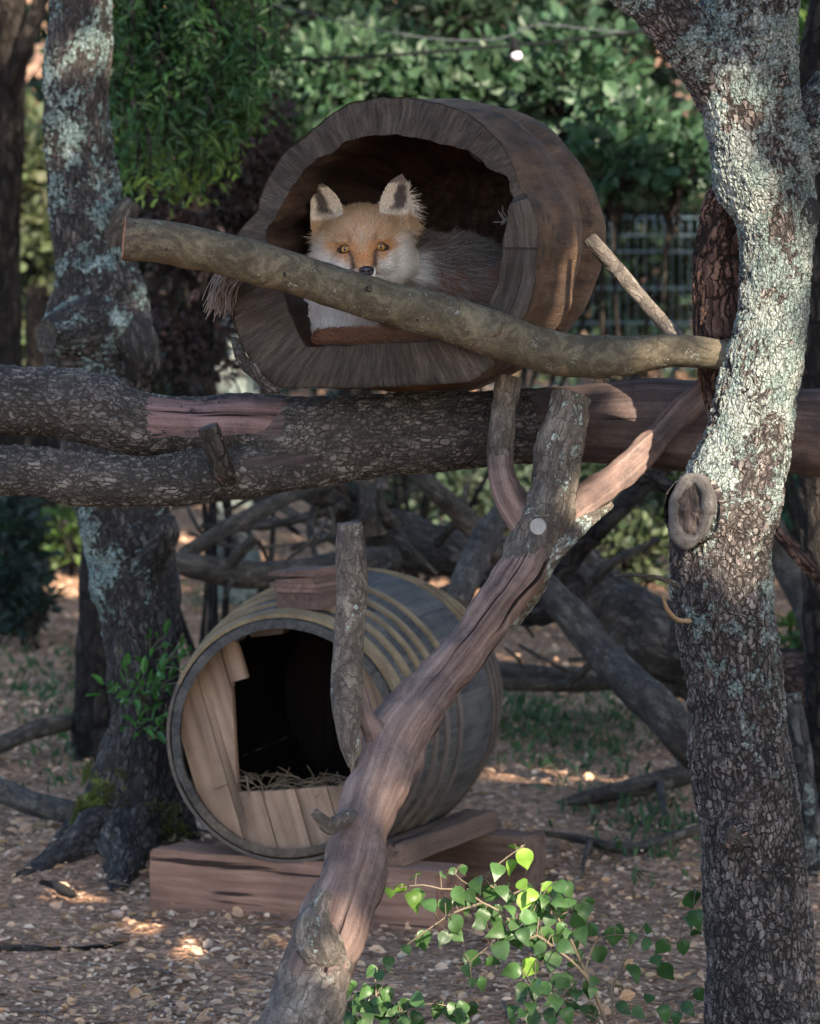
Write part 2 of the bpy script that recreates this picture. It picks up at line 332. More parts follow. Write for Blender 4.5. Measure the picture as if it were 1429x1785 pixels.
def tint(base, n, var=.25, rng=R, per=1):
    b = np.asarray(base)[None]*rng.uniform(1-var, 1+var, size=(n//per, 1)); b = b*rng.uniform(.9, 1.1, size=(n//per, 3)); return np.repeat(b, per, axis=0)
def ell_pts(n, c, r, rng=R, shell=.3):
    o = rng.normal(size=(n, 3)); o /= np.linalg.norm(o, axis=1)[:, None]; o *= (rng.uniform(shell, 1, size=(n, 1)))**.5
    return np.asarray(c)+o*np.asarray(r), o
def bush(name, label, cat, ells, base, lsize, col, per=26, crad=.13, group=None, width=1.0, stem_mat='darkbark', stem_r=.015, seed=1, leafmat_='leaf', flat=.55, var=.3):
    """ells: (px, py, D, rx_px, ry_px, depth_m, n clumps); base: (x, y) foot on the ground"""
    rng = np.random.RandomState(seed); z0 = float(gh(np.array([base[0]]), np.array([base[1]]))[0]); root = thing(name, label, cat, (base[0], base[1], z0), group)
    C, O = [], []
    for (px, py, D, rx, ry, rd, n) in ells:
        c, o = ell_pts(n, P(px, py, D), (rx*D/FPX, rd, ry*D/FPX), rng); C.append(c); O.append(o)
    C = np.vstack(C); O = np.vstack(O); k = C[:, 2] > .08; C = C[k]; O = O[k]
    pos, o = clump_pts(C, per, crad*rng.uniform(.6, 1.25, len(C)), rng)
    d = o+np.repeat(O, per, axis=0)*.5+np.array([0, 0, .15])+rng.normal(size=pos.shape)*.35
    cols = tint(col, len(C), var, rng).repeat(per, axis=0)*rng.uniform(.75, 1.25, size=(len(pos), 1))
    leaf_obj('crown', pos, d, lsize*rng.uniform(.6, 1.2, len(pos)), cols, M[leafmat_], root, width, flat, rng)
    st = rng.permutation(len(C))[:min(7, len(C))]; b = np.array([base[0], base[1], z0-.05]); paths, rads = [], []
    for q in range(len(C)):
        e = C[q]; a = e-O[q]*crad*rng.uniform(1, 2.6)-np.array([0, 0, rng.uniform(.05, .25)]); paths.append([a, (a+e)/2+rng.normal(size=3)*.02, e+O[q]*crad*.7]); rads.append([.006, .0045, .002])
    for q in st:
        e = C[q]; m = b+(e-b)*.5+rng.normal(size=3)*.08*np.linalg.norm(e-b)*np.array([1, 1, .4]); paths.append([b+rng.normal(size=3)*.03*np.array([1, 1, 0]), m, e]); rads.append([stem_r, stem_r*.6, stem_r*.2])
    V, F = bez_tubes(paths, rads, 5, .08); mk('stem', V, F, M[stem_mat], root, tc=V, mask=np.zeros_like(V))
    return root

# ------------------------------------------------------------------ leaf litter and gravel on the ground
def litter():
    rng = np.random.RandomState(5); n = 46000
    y = 7.2+rng.uniform(0, 1, n)**1.35*14; hw = 1.1*y*714.5/FPX+.25; x = rng.uniform(-1, 1, n)*hw
    keep = fbm(np.stack([x, y, 0*x], -1)*1.6, 3) > rng.uniform(-1.0, .35, n); x, y = x[keep], y[keep]; n = len(x)
    z = gh(x, y)+rng.uniform(.002, .014, n); C = np.stack([x, y, z], -1)
    a = rng.uniform(0, 6.28, n); D = np.stack([np.cos(a), np.sin(a), rng.normal(size=n)*.22], -1)
    pal = np.array([[.48, .31, .20], [.36, .222, .142], [.52, .35, .235], [.22, .13, .085], [.48, .36, .265], [.42, .245, .145], [.43, .31, .225]])
    cols = pal[rng.choice(7, n, p=[.24, .22, .16, .14, .05, .11, .08])]*rng.uniform(.7, 1.2, size=(n, 1))
    tag(leaf_obj('leaf_litter', C, D, np.clip(rng.lognormal(-4.2, .40, n), .007, .040)*(1+.02*(y-8)), cols, M['dry'], None, .95, .62, rng), 'brown fallen leaves and chips covering the soil', 'leaf litter', kind='stuff')
    # gravel
    n = 3400; y = 7.2+rng.uniform(0, 1, n)**1.6*8; x = rng.uniform(-1, 1, n)*(1.1*y*714.5/FPX+.2)
    bm = bmesh.new(); bmesh.ops.create_icosphere(bm, subdivisions=1, radius=1); iv = np.array([v.co for v in bm.verts]); iff = np.array([[v.index for v in f.verts] for f in bm.faces]); bm.free()
    sz = rng.uniform(.0022, .006, n)*np.where(rng.uniform(size=n) < .06, 1.6, 1); sc = sz[:, None]*rng.uniform(.6, 1.3, size=(n, 3))*np.array([1.2, 1.2, .7])
    V = iv[None]*sc[:, None]*(1+.25*rng.normal(size=(n, len(iv), 1))*.6); V = V+np.stack([x, y, gh(x, y)+sz*.1], -1)[:, None]
    F = (iff[None]+np.arange(n)[:, None, None]*len(iv)).reshape(-1, 3)
    pal = np.array([[.44, .30, .225], [.34, .215, .15], [.48, .37, .30], [.39, .25, .165]]); fc = np.repeat(pal[rng.choice(4, n)]*rng.uniform(.7, 1.15, size=(n, 1)), len(iff), axis=0)
    tag(mk('gravel', V.reshape(-1, 3), F, M['dry'], fcol=fc, smooth=False), 'small pinkish stone chips among the leaf litter', 'gravel', kind='stuff')
    # stones that can be told apart
    st = [(530, 1512, 26, (.50, .46, .43), 'pale square stone lying on the soil at the foot of the lichen-covered trunk'),
          (508, 1552, 15, (.45, .36, .32), 'small rounded pale stone just below the square stone by the trunk foot'),
          (205, 1597, 28, (.34, .22, .17), 'low tan stone on bare soil between the trunk foot and the black stick'),
          (178, 1688, 22, (.42, .3, .24), 'pinkish wedge stone on the open soil below the black stick'),
          (65, 1530, 14, (.36, .22, .15), 'orange brown stone at the edge of the tree root mound')]
    for px, py, w_, cc, lab in st:
        if px > 450: px = px*480/1166; py = py if py > 1500 else py
        D = FPX*CAMH/(py-HYP); r = w_*D/FPX/2*.8; c = P(px, py, D); c[2] = gh(c[:1], c[1:2])[0]+r*.35
        bm = bmesh.new(); bmesh.ops.create_icosphere(bm, subdivisions=2, radius=1); q = np.array([v.co for v in bm.verts]); ff = np.array([[v.index for v in f.verts] for f in bm.faces]); bm.free()
        q = np.sign(q)*np.abs(q)**.75; q = q*(1+.2*pn(q*1.6+px)[:, None])*r*np.array([1, .9, .65])+c
        tag(mk('stone', q, ff, plain('stone_'+str(px), cc, .9, .2, var=.3, sc=120), org=c, smooth=False), lab, 'stone')
def twig_litter():
    rng = np.random.RandomState(31); paths, rads = [], []
    for k in range(420):
        y = 7.4+rng.uniform()**1.4*8; x = rng.uniform(-1, 1)*(y*.1+.1); a = rng.uniform(0, 6.28); l = rng.uniform(.03, .16); q = []
        for t in (-.5, 0, .5): X_, Y_ = x+math.cos(a)*l*t+rng.normal()*.006, y+math.sin(a)*l*t+rng.normal()*.006; q.append(np.array([X_, Y_, float(gh(np.array([X_]), np.array([Y_]))[0])+.006+rng.uniform(0, .01)]))
        r = rng.uniform(.0012, .0035); paths.append(q); rads.append([r, r, r*.6])
    V, F = bez_tubes(paths, rads, 5, .05); tag(mk('twig_litter', V, F, wood('litter_twig', (.04, .028, .022), (.10, .072, .056), (.2, .15, .12)), tc=V), 'broken twigs scattered over the leaf litter', 'twigs', kind='stuff')
litter(); twig_litter()

# ------------------------------------------------------------------ right oak (lichen covered)
def right_oak():
    D = 6.85
    pts = [(1320, -620, 85), (1318, -250, 84), (1312, -60, 84), (1306, 40, 86), (1302, 120, 86), (1304, 180, 84), (1318, 250, 82), (1332, 310, 84), (1352, 380, 72), (1354, 450, 64), (1350, 540, 62), (1334, 620, 66),
           (1318, 700, 70), (1300, 780, 76), (1276, 850, 86), (1260, 920, 92), (1256, 990, 90), (1264, 1080, 84), (1276, 1180, 83), (1288, 1290, 88), (1300, 1390, 90), (1310, 1500, 92), (1320, 1620, 97), (1328, 1780, 101), (1332, 1900, 112), (1334, 2000, 140), (1334, 2040, 160)]
    path = [P(x, y, D) for x, y, r in pts]; rad = [r*D/FPX for *_, r in pts]
    root = thing('oak_tree', 'lichen-crusted oak with an oval knot scar, standing before the perch branch end', 'tree', P(1334, 2000, D))
    def mk_(V, arc, tc):
        z = V[:, 2]; py = HYP-(z-CAMH)*FPX/D; m = np.zeros_like(V)
        m[:, 2] = .07*(1-sst(700, 1020, py))+.070*(1-sst(1100, 1500, py))-.02*sst(1350, 1750, py)+.04*sst(.0, .1, V[:, 0]-P(1320, 0, D)[0])*(1-sst(900, 1100, py))
        m[:, 1] = .0; return m
    tube('trunk', path, rad, M['oak'], root, mk_, seg=190, step=.0042, lump=.11, lf=8, seed=3, cap=(0, 0))
    lim = lambda V, a, t: np.stack([0*a, 0*a, .085+0*a], -1)
    tube('limb', PP([(1300, 230, 6.86), (1262, 150, 6.84), (1205, 70, 6.82), (1140, 5, 6.8), (1060, -60, 6.8), (900, -200, 6.8), (760, -420, 6.9)]), [.05, .056, .050, .044, .038, .030, .02], M['oak'], root, lim, seg=110, step=.005, lump=.12, seed=5, cap=(0, 0))
    tube('limb', PP([(1350, 330, 6.86), (1390, 250, 6.88), (1440, 180, 6.9), (1510, 90, 6.95), (1650, -120, 7.1)]), [.05, .052, .046, .04, .03], M['oak'], root, lim, seg=100, step=.005, lump=.12, seed=6, cap=(0, 0))
    tube('stem', PP([(1300, 290, 6.92), (1272, 360, 6.95), (1258, 450, 6.97), (1256, 560, 6.98), (1264, 650, 6.99), (1282, 760, 6.97), (1290, 900, 6.9)]), [.03, .042, .046, .046, .044, .04, .03], M['brown'], root, None, seg=90, step=.006, lump=.08, seed=8, cap=(0, 0))
    # oval pruning scar with callus ring
    nrm_ = nrm(np.array([-.50, -.85, .02])); c = P(1202, 890, 6.772); u = nrm(np.cross([0, 0, 1], nrm_)); v = np.cross(nrm_, u); v = v*.99+u*.12
    tube('branch_collar', [c-nrm_*.09, c-nrm_*.045, c-nrm_*.006], [.075, .062, .052], M['oak'], root, lambda V, a, t: np.stack([0*a, 0*a, .02+0*a], -1), seg=60, step=.006, lump=.06, cap=(0, 0), seed=4)
    th = np.linspace(0, 2*np.pi, 60, endpoint=False)
    ring = [c+u*np.cos(t)*.031+v*np.sin(t)*.051-nrm_*.005 for t in th]; ph = np.linspace(0, 2*np.pi, 12, endpoint=False)
    VV, TT = [], []
    for k, t in enumerate(th):
        rd = nrm(u*np.cos(t)*.055+v*np.sin(t)*.035); rr = .0100*(1+.16*np.sin(3*t+1)+.10*np.sin(7*t)+.12*np.sin(2*t))
        for p in ph: VV.append(ring[k]+rd*np.cos(p)*rr*1.15+nrm_*np.sin(p)*rr*.62); TT.append((np.cos(p)*.01, np.sin(p)*.01, t*.045))
    a = np.arange(60)[:, None]*12; b = (np.arange(60)[:, None]+1) % 60*12; j = np.arange(12)[None]; j2 = (j+1) % 12
    F = np.stack([a+j, b+j, b+j2, a+j2], -1).reshape(-1, 4)
    mk('callus_ring', VV, F, wood('callus', (.040, .036, .033), (.080, .074, .069), (.13, .12, .112), (90, 90, 40), .007), root, tc=TT)
    VV = [c-nrm_*.004]; TT = [(0, 0, 0)]
    for k in range(1, 8):
        for t in th: q = c+(u*np.cos(t)*.031+v*np.sin(t)*.051)*k/7; VV.append(q); TT.append((np.cos(t)*.04*k/7, np.sin(t)*.055*k/7, 0))
    VV = np.array(VV); VV = VV-nrm_[None]*(.003+.006*fbm(VV*70, 3))[:, None]
    Fs = [np.stack([np.zeros(60, int), 1+np.arange(60), 1+(np.arange(60)+1) % 60], -1)]
    for k in range(6): a = 1+k*60+np.arange(60); b = 1+k*60+(np.arange(60)+1) % 60; Fs.append(np.stack([a, a+60, b+60, b], -1))
    mk('knot_scar', VV, Fs, wood('knot_core', (.012, .009, .008), (.035, .026, .024), (.085, .065, .06), (110, 30, 10), .006), root, tc=TT)
    # dark knot hole near the frame edge
    c = P(1413, 368, 6.815)
    bmn = nrm(np.array([.72, -.68, .1])); tube('knot_hole', [c-bmn*.03, c-bmn*.006, c+bmn*.004], [.020, .023, .022], [plain('knot_dark', (.012, .011, .012), .9), plain('knot_dark2', (.008, .008, .009), .95)], root, seg=24, step=.004, lump=.08)
    # old healed knot low on the trunk
    c = P(1282, 1455, 6.765); n2 = nrm(np.array([-.3, -.95, .1])); tube('healed_knot', [c-n2*.04, c, c+n2*.012, c+n2*.016], [.040, .026, .018, .014], [M['oak'], M['dead']], root, lambda V, a, t: np.stack([sst(.5, .9, a)*.3, 0*a, -.2+0*a], -1), seg=40, step=.004, lump=.2, lf=30, cap=(0, 1), seed=9)
    tw = M['dead']
    tube('twig', PP([(1200, 1082, 6.79), (1180, 1080, 6.74), (1163, 1062, 6.70), (1155, 1038, 6.68)]), [.0045, .004, .0035, .0018], wood('pale_twig', (.14, .09, .05), (.26, .18, .10), (.36, .26, .16)), root, seg=10, step=.006)
    tube('twig', PP([(1190, 1022, 6.82), (1150, 1008, 6.84), (1105, 1002, 6.86), (1070, 1004, 6.88)]), [.005, .004, .003, .0015], tw, root, seg=8, step=.01)
    return root
right_oak()

# ------------------------------------------------------------------ left oak
def left_oak():
    D = 9.8
    pts = [(125, -620, 50), (130, -300, 50), (139, 0, 51), (137, 90, 54), (134, 190, 56), (140, 300, 59), (156, 400, 66), (166, 470, 74), (172, 540, 84), (170, 610, 86), (182, 690, 80), (192, 790, 78), (212, 880, 82), (230, 980, 73), (244, 1090, 68), (250, 1190, 64), (250, 1280, 66), (243, 1360, 80), (236, 1430, 98), (232, 1500, 122), (232, 1540, 150)]
    root = thing('oak_tree', 'lichen-spotted oak with mossy root flare standing behind the fork of the heavy beam', 'tree', P(232, 1500, D))
    def mk_(V, arc, tc):
        py = HYP-(V[:, 2]-CAMH)*FPX/D; m = np.zeros_like(V); lx = V[:, 0]-np.interp(py, [p[1] for p in pts], [P(p[0], 0, D)[0] for p in pts])
        m[:, 2] = .05+.03*(1-sst(500, 700, py))+.075*sst(.0, .09, -lx)*(py > 850)*(1-sst(1050, 1260, py))-.12*sst(1020, 1200, py)-.05*sst(.02, .08, lx)*(py > 850)
        m[:, 1] = .42*sst(1230, 1400, py)*(.6+.6*sst(.06, -.06, lx))+.40*np.exp(-((py-1120)/60)**2)*sst(.03, -.06, lx)-.25*sst(1470, 1510, py)+.32*np.exp(-((py-960)/50)**2)*sst(.03, -.03, lx); return m
    tube('trunk', [P(x, y, D) for x, y, r in pts], [r*D/FPX for *_, r in pts], M['oak_far'], root, mk_, seg=150, step=.0075, lump=.15, lf=6, seed=13, cap=(0, 0), ridges=5)
    lim = lambda V, a, t: np.stack([0*a, 0*a, .07+0*a], -1)
    tube('branch_stub', PP([(190, 560, 9.76), (130, 575, 9.68), (96, 585, 9.62), (80, 588, 9.60)]), [.08, .062, .050, .040], [M['oak_far'], M['dead']], root, lim, seg=60, step=.007, lump=.2, lf=14, cap=(0, 1))
    tube('branch_stub', PP([(160, 640, 9.74), (110, 630, 9.68), (88, 628, 9.66)]), [.07, .05, .036], [M['oak_far'], M['dead']], root, lim, seg=50, step=.008, lump=.2, lf=14, cap=(0, 1), seed=2)
    tube('burl', PP([(190, 520, 9.80), (226, 570, 9.74), (240, 620, 9.73), (215, 690, 9.80)]), [.05, .050, .048, .04], M['oak_far'], root, lambda V, a, t: np.stack([0*a, .3+0*a, -.05+0*a], -1), seg=50, step=.008, lump=.25, lf=14, cap=(0, 1), seed=3)
    tube('branch_stub', PP([(165, 470, 9.78), (200, 400, 9.76), (222, 366, 9.74), (232, 352, 9.74)]), [.05, .036, .028, .022], M['dead'], root, None, seg=30, step=.01, cap=(0, 1), seed=3)
    tube('branch_stub', PP([(265, 985, 9.7), (290, 930, 9.62), (290, 905, 9.6)]), [.03, .03, .02], M['oak_far'], root, None, seg=30, step=.008, cap=(0, 1), seed=7)
    # root flare arms
    for (e, r0, sd) in (((60, 1490, 9.95), .06, 1), ((5, 1545, 9.45), .05, 2), ((330, 1470, 10.1), .05, 3), ((200, 1560, 9.3), .05, 4)):
        a = P(232, 1420, D); b = P(*e); b[2] = -.02; m = (a+b)/2; m[2] = .035
        tube('root', [a, m*.55+a*.45, m, b], [.075, .07, r0, .02], M['oak_far'], root, lambda V, q, t: np.stack([0*q, .28+0*q, -.2+0*q], -1), seg=40, step=.01, lump=.25, lf=14, cap=(0, 0), seed=20+sd)
    # shoots with narrow leaves sprouting low on the trunk
    rng = np.random.RandomState(3); C, Dd, paths = [], [], []
    for (px, py, n, sp) in ((275, 1120, 7, 14), (298, 1150, 14, 16), (320, 1140, 8, 10), (225, 1190, 18, 22), (250, 1205, 20, 24), (290, 1190, 14, 18), (255, 1255, 16, 20), (270, 1270, 12, 16), (200, 1195, 10, 12)):
        b = P(px*.5+250*.5, py+20, 9.68)
        for k in range(n):
            e = P(px+rng.normal()*sp, py+rng.normal()*sp*.8, 9.55+rng.normal()*.05); C.append(e); Dd.append(nrm(e-b)+rng.normal(size=3)*.5+np.array([0, -.1, .1]))
            if k % 3 == 0: paths.append([b, (b+e)/2+np.array([0, -.02, .01]), e])
    C = np.array(C); leaf_obj('shoot_leaves', C, np.array(Dd), rng.uniform(.025, .05, len(C)), tint((.06, .15, .035), len(C), .4, rng), M['leaf'], root, .5, .3, rng)
    V, F = bez_tubes(paths, [[.002, .0016, .001]]*len(paths), 5, .03); mk('shoots', V, F, plain('shoot_stem', (.09, .10, .05), .7), root)
    # moss tufts on the flare
    n = 3500; th = rng.uniform(2.6, 6.3, n); py = rng.uniform(1330, 1480, n); rr = np.interp(py, [p[1] for p in pts], [p[2] for p in pts])*D/FPX*1.02
    base = np.stack([P(232, 0, D)[0]+rr*np.cos(th), D+rr*np.sin(th), CAMH-(py-HYP)*D/FPX], -1); k = fbm(base*9, 2)+.5*(np.cos(th) < 0)+.3*(base[:, 2] < .15) > .35; base = base[k]
    d = np.stack([np.cos(th[k]), np.sin(th[k]), .3+0*th[k]], -1)+rng.normal(size=(k.sum(), 3))*.6
    o = leaf_obj('moss', base, d, rng.uniform(.006, .018, k.sum()), tint((.075, .085, .018), k.sum(), .4, rng), M['leaf'], root, .35, .2, rng); o['kind'] = 'stuff'
left_oak()

# ------------------------------------------------------------------ heavy beam (fallen bough, forked to the left)
def beam():
    root = thing('fallen_bough', 'heavy horizontal bough forked at one end, carrying the hollow log', 'log', P(714, 760, 7.22))
    def px(V): return CXP+V[:, 0]*FPX/V[:, 1]
    def py(V): return HYP-(V[:, 2]-CAMH)*FPX/V[:, 1]
    def m1(V, a, t):
        x, y = px(V), py(V); m = np.zeros_like(V); m[:, 0] = .95*sst(905, 960, x)*(1-sst(800, 830, y)*sst(1100, 1000, x))+.9*sst(225, 275, x)*sst(515, 480, x)*np.exp(-((y-728)/40)**2)+.8*sst(400, 440, x)*sst(560, 520, x)*np.exp(-((y-810)/10)**2)
        m[:, 2] = .10*np.exp(-((x-470)/45)**2)*np.exp(-((y-770)/30)**2)+.03*sst(600, 760, x)*sst(900, 800, x)*sst(760, 720, y); m[:, 1] = .1*sst(350, 100, x); return m
    tube('trunk', PP([(1700, 772, 7.2), (1450, 757, 7.22), (1300, 745, 7.22), (1150, 738, 7.22), (1000, 738, 7.22), (850, 748, 7.22), (700, 756, 7.22), (580, 764, 7.21), (500, 770, 7.2), (430, 768, 7.2), (400, 765, 7.2)]), [.076, .077, .079, .078, .068, .065, .070, .073, .072, .058, .03], [M['beam'], M['end_grey']], root, m1, seg=150, step=.0055, lump=.09, lf=7, seed=21)
    tube('limb', PP([(560, 758, 7.22), (470, 748, 7.2), (400, 742, 7.19), (320, 742, 7.18), (240, 738, 7.17), (160, 716, 7.17), (80, 700, 7.17), (0, 696, 7.17), (-160, 680, 7.2), (-420, 640, 7.3)]), [.058, .060, .056, .051, .054, .060, .059, .057, .055, .05], M['beam_pale'], root, m1, seg=110, step=.0055, lump=.10, lf=8, seed=22, cap=(0, 0))
    tube('limb', PP([(620, 790, 7.2), (520, 806, 7.17), (430, 822, 7.15), (340, 832, 7.14), (240, 838, 7.13), (130, 832, 7.13), (60, 822, 7.13), (-20, 818, 7.14), (-200, 815, 7.2), (-420, 830, 7.3)]), [.045, .046, .046, .046, .043, .045, .041, .040, .04, .04], M['beam'], root, lambda V, a, t: np.stack([.75*sst(400, 440, px(V))*np.exp(-((py(V)-803)/12)**2), 0*a, .045*sst(260, 160, px(V))*sst(835, 810, py(V))], -1), seg=100, step=.0055, lump=.12, lf=8, seed=23, cap=(0, 0))
    tube('broken_stub', PP([(400, 842, 7.10), (392, 822, 7.08), (378, 786, 7.06), (362, 744, 7.05)]), [.015, .018, .019, .0175], [M['deaddark'], endgrain('stub_end', (.03, .026, .024), (.07, .062, .057))], root, lambda V, a, t: np.stack([.3+0*a, 0*a, 0*a], -1), seg=9, step=.008, lump=.16, lf=26, seed=24, flat=.7)
beam()

# ------------------------------------------------------------------ hollow log den
DEN_A = nrm(np.array([.27, .96, -.005]))
def den():
    D0 = 7.0; c0 = P(670, 430, D0); ax = DEN_A; L = .56
    u = nrm(np.array([ax[1], -ax[0], 0])); v = np.array([0, 0, 1.])
    outer = [(413, 404), (445, 373), (458, 326), (491, 269), (535, 235), (577, 199), (613, 178), (670, 169), (717, 170), (768, 181), (810, 194), (846, 222), (880, 255), (900, 300), (906, 330), (928, 347), (943, 388), (940, 440), (935, 502), (928, 538), (908, 564), (880, 612), (851, 645), (815, 668), (742, 671), (639, 676), (484, 677), (452, 652), (427, 616), (406, 564), (401, 512), (403, 461)]
    inner = [(463, 404), (484, 373), (509, 326), (530, 296), (556, 274), (580, 266), (603, 246), (625, 240), (639, 237), (691, 234), (715, 240), (742, 243), (770, 252), (794, 256), (815, 262), (836, 276), (850, 292), (867, 300), (885, 308), (893, 342), (888, 378), (880, 430), (872, 492), (854, 538), (836, 566), (800, 588), (768, 594), (700, 598), (639, 600), (533, 606), (509, 559), (494, 512), (463, 461)]
    def solve(px, py):   # pixel -> (a, b) in the face plane through c0
        d = np.array([(px-CXP)/FPX, 1, -(py-HYP)/FPX]); o = np.array([0, 0, CAMH]); t = np.dot(c0-o, ax)/np.dot(d, ax); q = o+d*t-c0; return np.dot(q, u), q[2]
    def polar(poly, N):
        pts = np.array([solve(*p) for p in poly]); th = np.linspace(0, 2*np.pi, N, endpoint=False); out = np.zeros(N)
        a = pts; b = np.roll(pts, -1, axis=0)
        for k, t in enumerate(th):
            d = np.array([np.cos(t), np.sin(t)]); best = 0
            for p, q in zip(a, b):
                e = q-p; den_ = d[0]*e[1]-d[1]*e[0]
                if abs(den_) < 1e-9: continue
                s_ = (p[0]*e[1]-p[1]*e[0])/den_; w_ = (p[0]*d[1]-p[1]*d[0])/den_
                if s_ > 0 and -1e-6 <= w_ <= 1+1e-6: best = max(best, s_)
            out[k] = best
        return th, out
    N = 320; th, ro = polar(outer, N); _, ri = polar(inner, N)
    k5 = np.ones(5)/5; sm = lambda r: np.convolve(np.concatenate([r[-2:], r, r[:2]]), k5, 'valid')
    ro = sm(ro)
    cs, sn = np.cos(th), np.sin(th); rg = np.stack([cs, sn, 0*cs], -1)
    ri = ri*(1+.012*fbm(rg*9, 4)); ro = ro*(1+.006*fbm(rg*12+4, 3))
    root = thing('hollow_log_den', 'big hollow log section lying on the bough with a fox curled inside', 'hollow log', P(670, 676, D0)+np.array([0, .1, 0]))
    pt = lambda r, t: c0+(r*cs)[:, None]*u+(r*sn)[:, None]*v+np.asarray(t).reshape(-1, 1)*ax
    # saw-cut face depth: the right-hand sector stands proud of the rest
    ang = np.degrees(th); sect = ((ang < 19) | (ang > 322)).astype(float); step_ = -.014*sect
    rows, tcs, kind = [], [], []
    nf = 14
    for k in range(nf+1):
        f = k/nf; r = ri+(ro-ri)*f; dz = step_+.0028*fbm(np.stack([cs*r, sn*r, 0*r], -1)*26, 3)+.004*(f > .97)
        rows.append(pt(r, dz)); arcl = np.where(sect > 0, r*30/30, th*.2)
        tcs.append(np.stack([np.where(sect > 0, r, th*.25), 0*th+.01*f, np.where(sect > 0, th*.27, r)], -1))
    VF = np.vstack(rows); q = np.arange(nf)[:, None]*N; j = np.arange(N)[None]; j2 = (j+1) % N
    F = np.stack([q+j, q+j2, q+N+j2, q+N+j], -1).reshape(-1, 4)[:, ::-1]
    face_m = wood('den_sawn_face', (.014, .011, .009), (.038, .030, .024), (.078, .064, .053), (170, 170, 13), .006, ck=.30)
    mk('cut_face', VF, F, face_m, root, tc=np.vstack(tcs))
    # outer wall
    nl = 84; rows, tcs = [], []
    rb = .257; fade = lambda t: sst(.0, 1, t)
    for k in range(nl+1):
        t = k/nl; f = sst(0, .55, t); r = ro*(1-f)+rb*f*(1+.03*np.cos(2*th-1.0))
        r = r*(1+.035*fbm(np.stack([cs*1.6, sn*1.6, 0*th+t*2.2], -1)+3, 3)*sst(0, .12, t))
        r = r*(1-.07*np.exp(-((t-.66)/.05)**2)*(sst(-.5, .5, cs)))*(1-.22*sst(.80, 1, t)**2)
        r = r*(1+.05*np.exp(-((t-.30)/.13)**2)*np.exp(-((ang-48)/16)**2))
        rows.append(pt(r, step_*(1-sst(0, .1, t))+t*L)); tcs.append(np.stack([cs*.25, sn*.25, 0*th+t*L], -1))
    V = np.vstack(rows); b = len(V); V = np.vstack([V, (c0+ax*(L+.01))[None]]); T = np.vstack(tcs+[np.zeros((1, 3))])
    q = np.arange(nl)[:, None]*N; F1 = np.stack([q+j, q+j2, q+N+j2, q+N+j], -1).reshape(-1, 4)
    F2 = np.stack([nl*N+np.arange(N), nl*N+(np.arange(N)+1) % N, np.full(N, b)], -1)
    s = NT('den_outer_wood'); tc = s.attr('tc')
    g = s.noise(s.map(tc, (42, 42, 5)), 1, 5, .65); g2 = s.noise(tc, 9, 5, .68); fi = s.noise(tc, 170, 5, .7); wav = s.noise(s.map(tc, (3, 3, 15)), 1, 3)
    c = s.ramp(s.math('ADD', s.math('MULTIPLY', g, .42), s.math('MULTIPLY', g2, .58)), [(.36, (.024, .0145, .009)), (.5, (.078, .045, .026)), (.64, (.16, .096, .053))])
    c = s.mul(c, s.ramp(fi, [(.25, (.62, .62, .62)), (.75, (1.25, 1.25, 1.25))])); c = s.mix(s.step(s.noise(tc, 13, 5, .72), .58, .68), c, (.018, .013, .010)); ckk = s.step(s.noise(s.map(tc, (22, 22, 2.4)), 1, 5, .7), .25, .285); c = s.mix(ckk, (.008, .006, .005), c)
    mk('wall', V, [F1, F2], s.finish(c, .75, s.math('ADD', s.math('ADD', s.math('ADD', g, s.math('MULTIPLY', wav, .5)), s.math('MULTIPLY', fi, .35)), s.math('MULTIPLY', ckk, .5)), .010, .25, False), root, tc=T)
    # hollow interior
    rows, tcs = [], []
    nl = 50
    for k in range(nl+1):
        t = k/nl; r = ri*(1+.05*sst(0, .25, t)-.35*sst(.55, 1, t)**2); r = r*(1+.06*fbm(np.stack([cs*5, sn*5, 0*th+t*1.4], -1), 4)*sst(0, .06, t)); r = np.minimum(r, ro*.96)
        rows.append(pt(r, step_*(1-sst(0, .04, t))+t*.5)); tcs.append(np.stack([cs*.2, sn*.2, 0*th+t*.5], -1))
    V = np.vstack(rows); b = len(V); V = np.vstack([V, (c0+ax*.51)[None]]); T = np.vstack(tcs+[np.zeros((1, 3))])
    q = np.arange(nl)[:, None]*N; F1 = np.stack([q+j, q+N+j, q+N+j2, q+j2], -1).reshape(-1, 4); F2 = np.stack([nl*N+(np.arange(N)+1) % N, nl*N+np.arange(N), np.full(N, b)], -1)
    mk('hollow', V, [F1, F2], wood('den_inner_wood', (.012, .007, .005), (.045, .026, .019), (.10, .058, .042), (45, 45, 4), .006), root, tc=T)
    # strip of loose bark under the left edge, dry fibres on the left rim
    tube('bark_strip', PP([(408, 590, 7.02), (418, 618, 7.01), (440, 648, 7.01), (470, 676, 7.02), (486, 684, 7.05)]), [.006, .010, .010, .008, .004], M['beam'], root, seg=14, step=.006, lump=.35, lf=40, seed=4)
    rng = np.random.RandomState(9); paths = []
    for k in range(150):
        a = P(405+rng.uniform(-8, 20), 470+rng.uniform(-14, 22), 7.01+rng.uniform(0, .05)); l = rng.uniform(30, 72); e = a+np.array([-(18+rng.uniform(-6, 32))*l/60*.00095, rng.uniform(-.02, .02), -l*.00095]); paths.append([a, (a+e)/2+rng.normal(size=3)*.004+np.array([-.006, 0, .004]), e])
    V, F = bez_tubes(paths, [[.0011, .0009, .0004]]*len(paths), 4, .02); o = mk('dry_fibres', V, F, wood('fibre', (.07, .055, .045), (.14, .11, .09), (.2, .16, .14)), root, tc=V); o['kind'] = 'stuff'
    # frayed wisp on the right inner rim
    paths = []
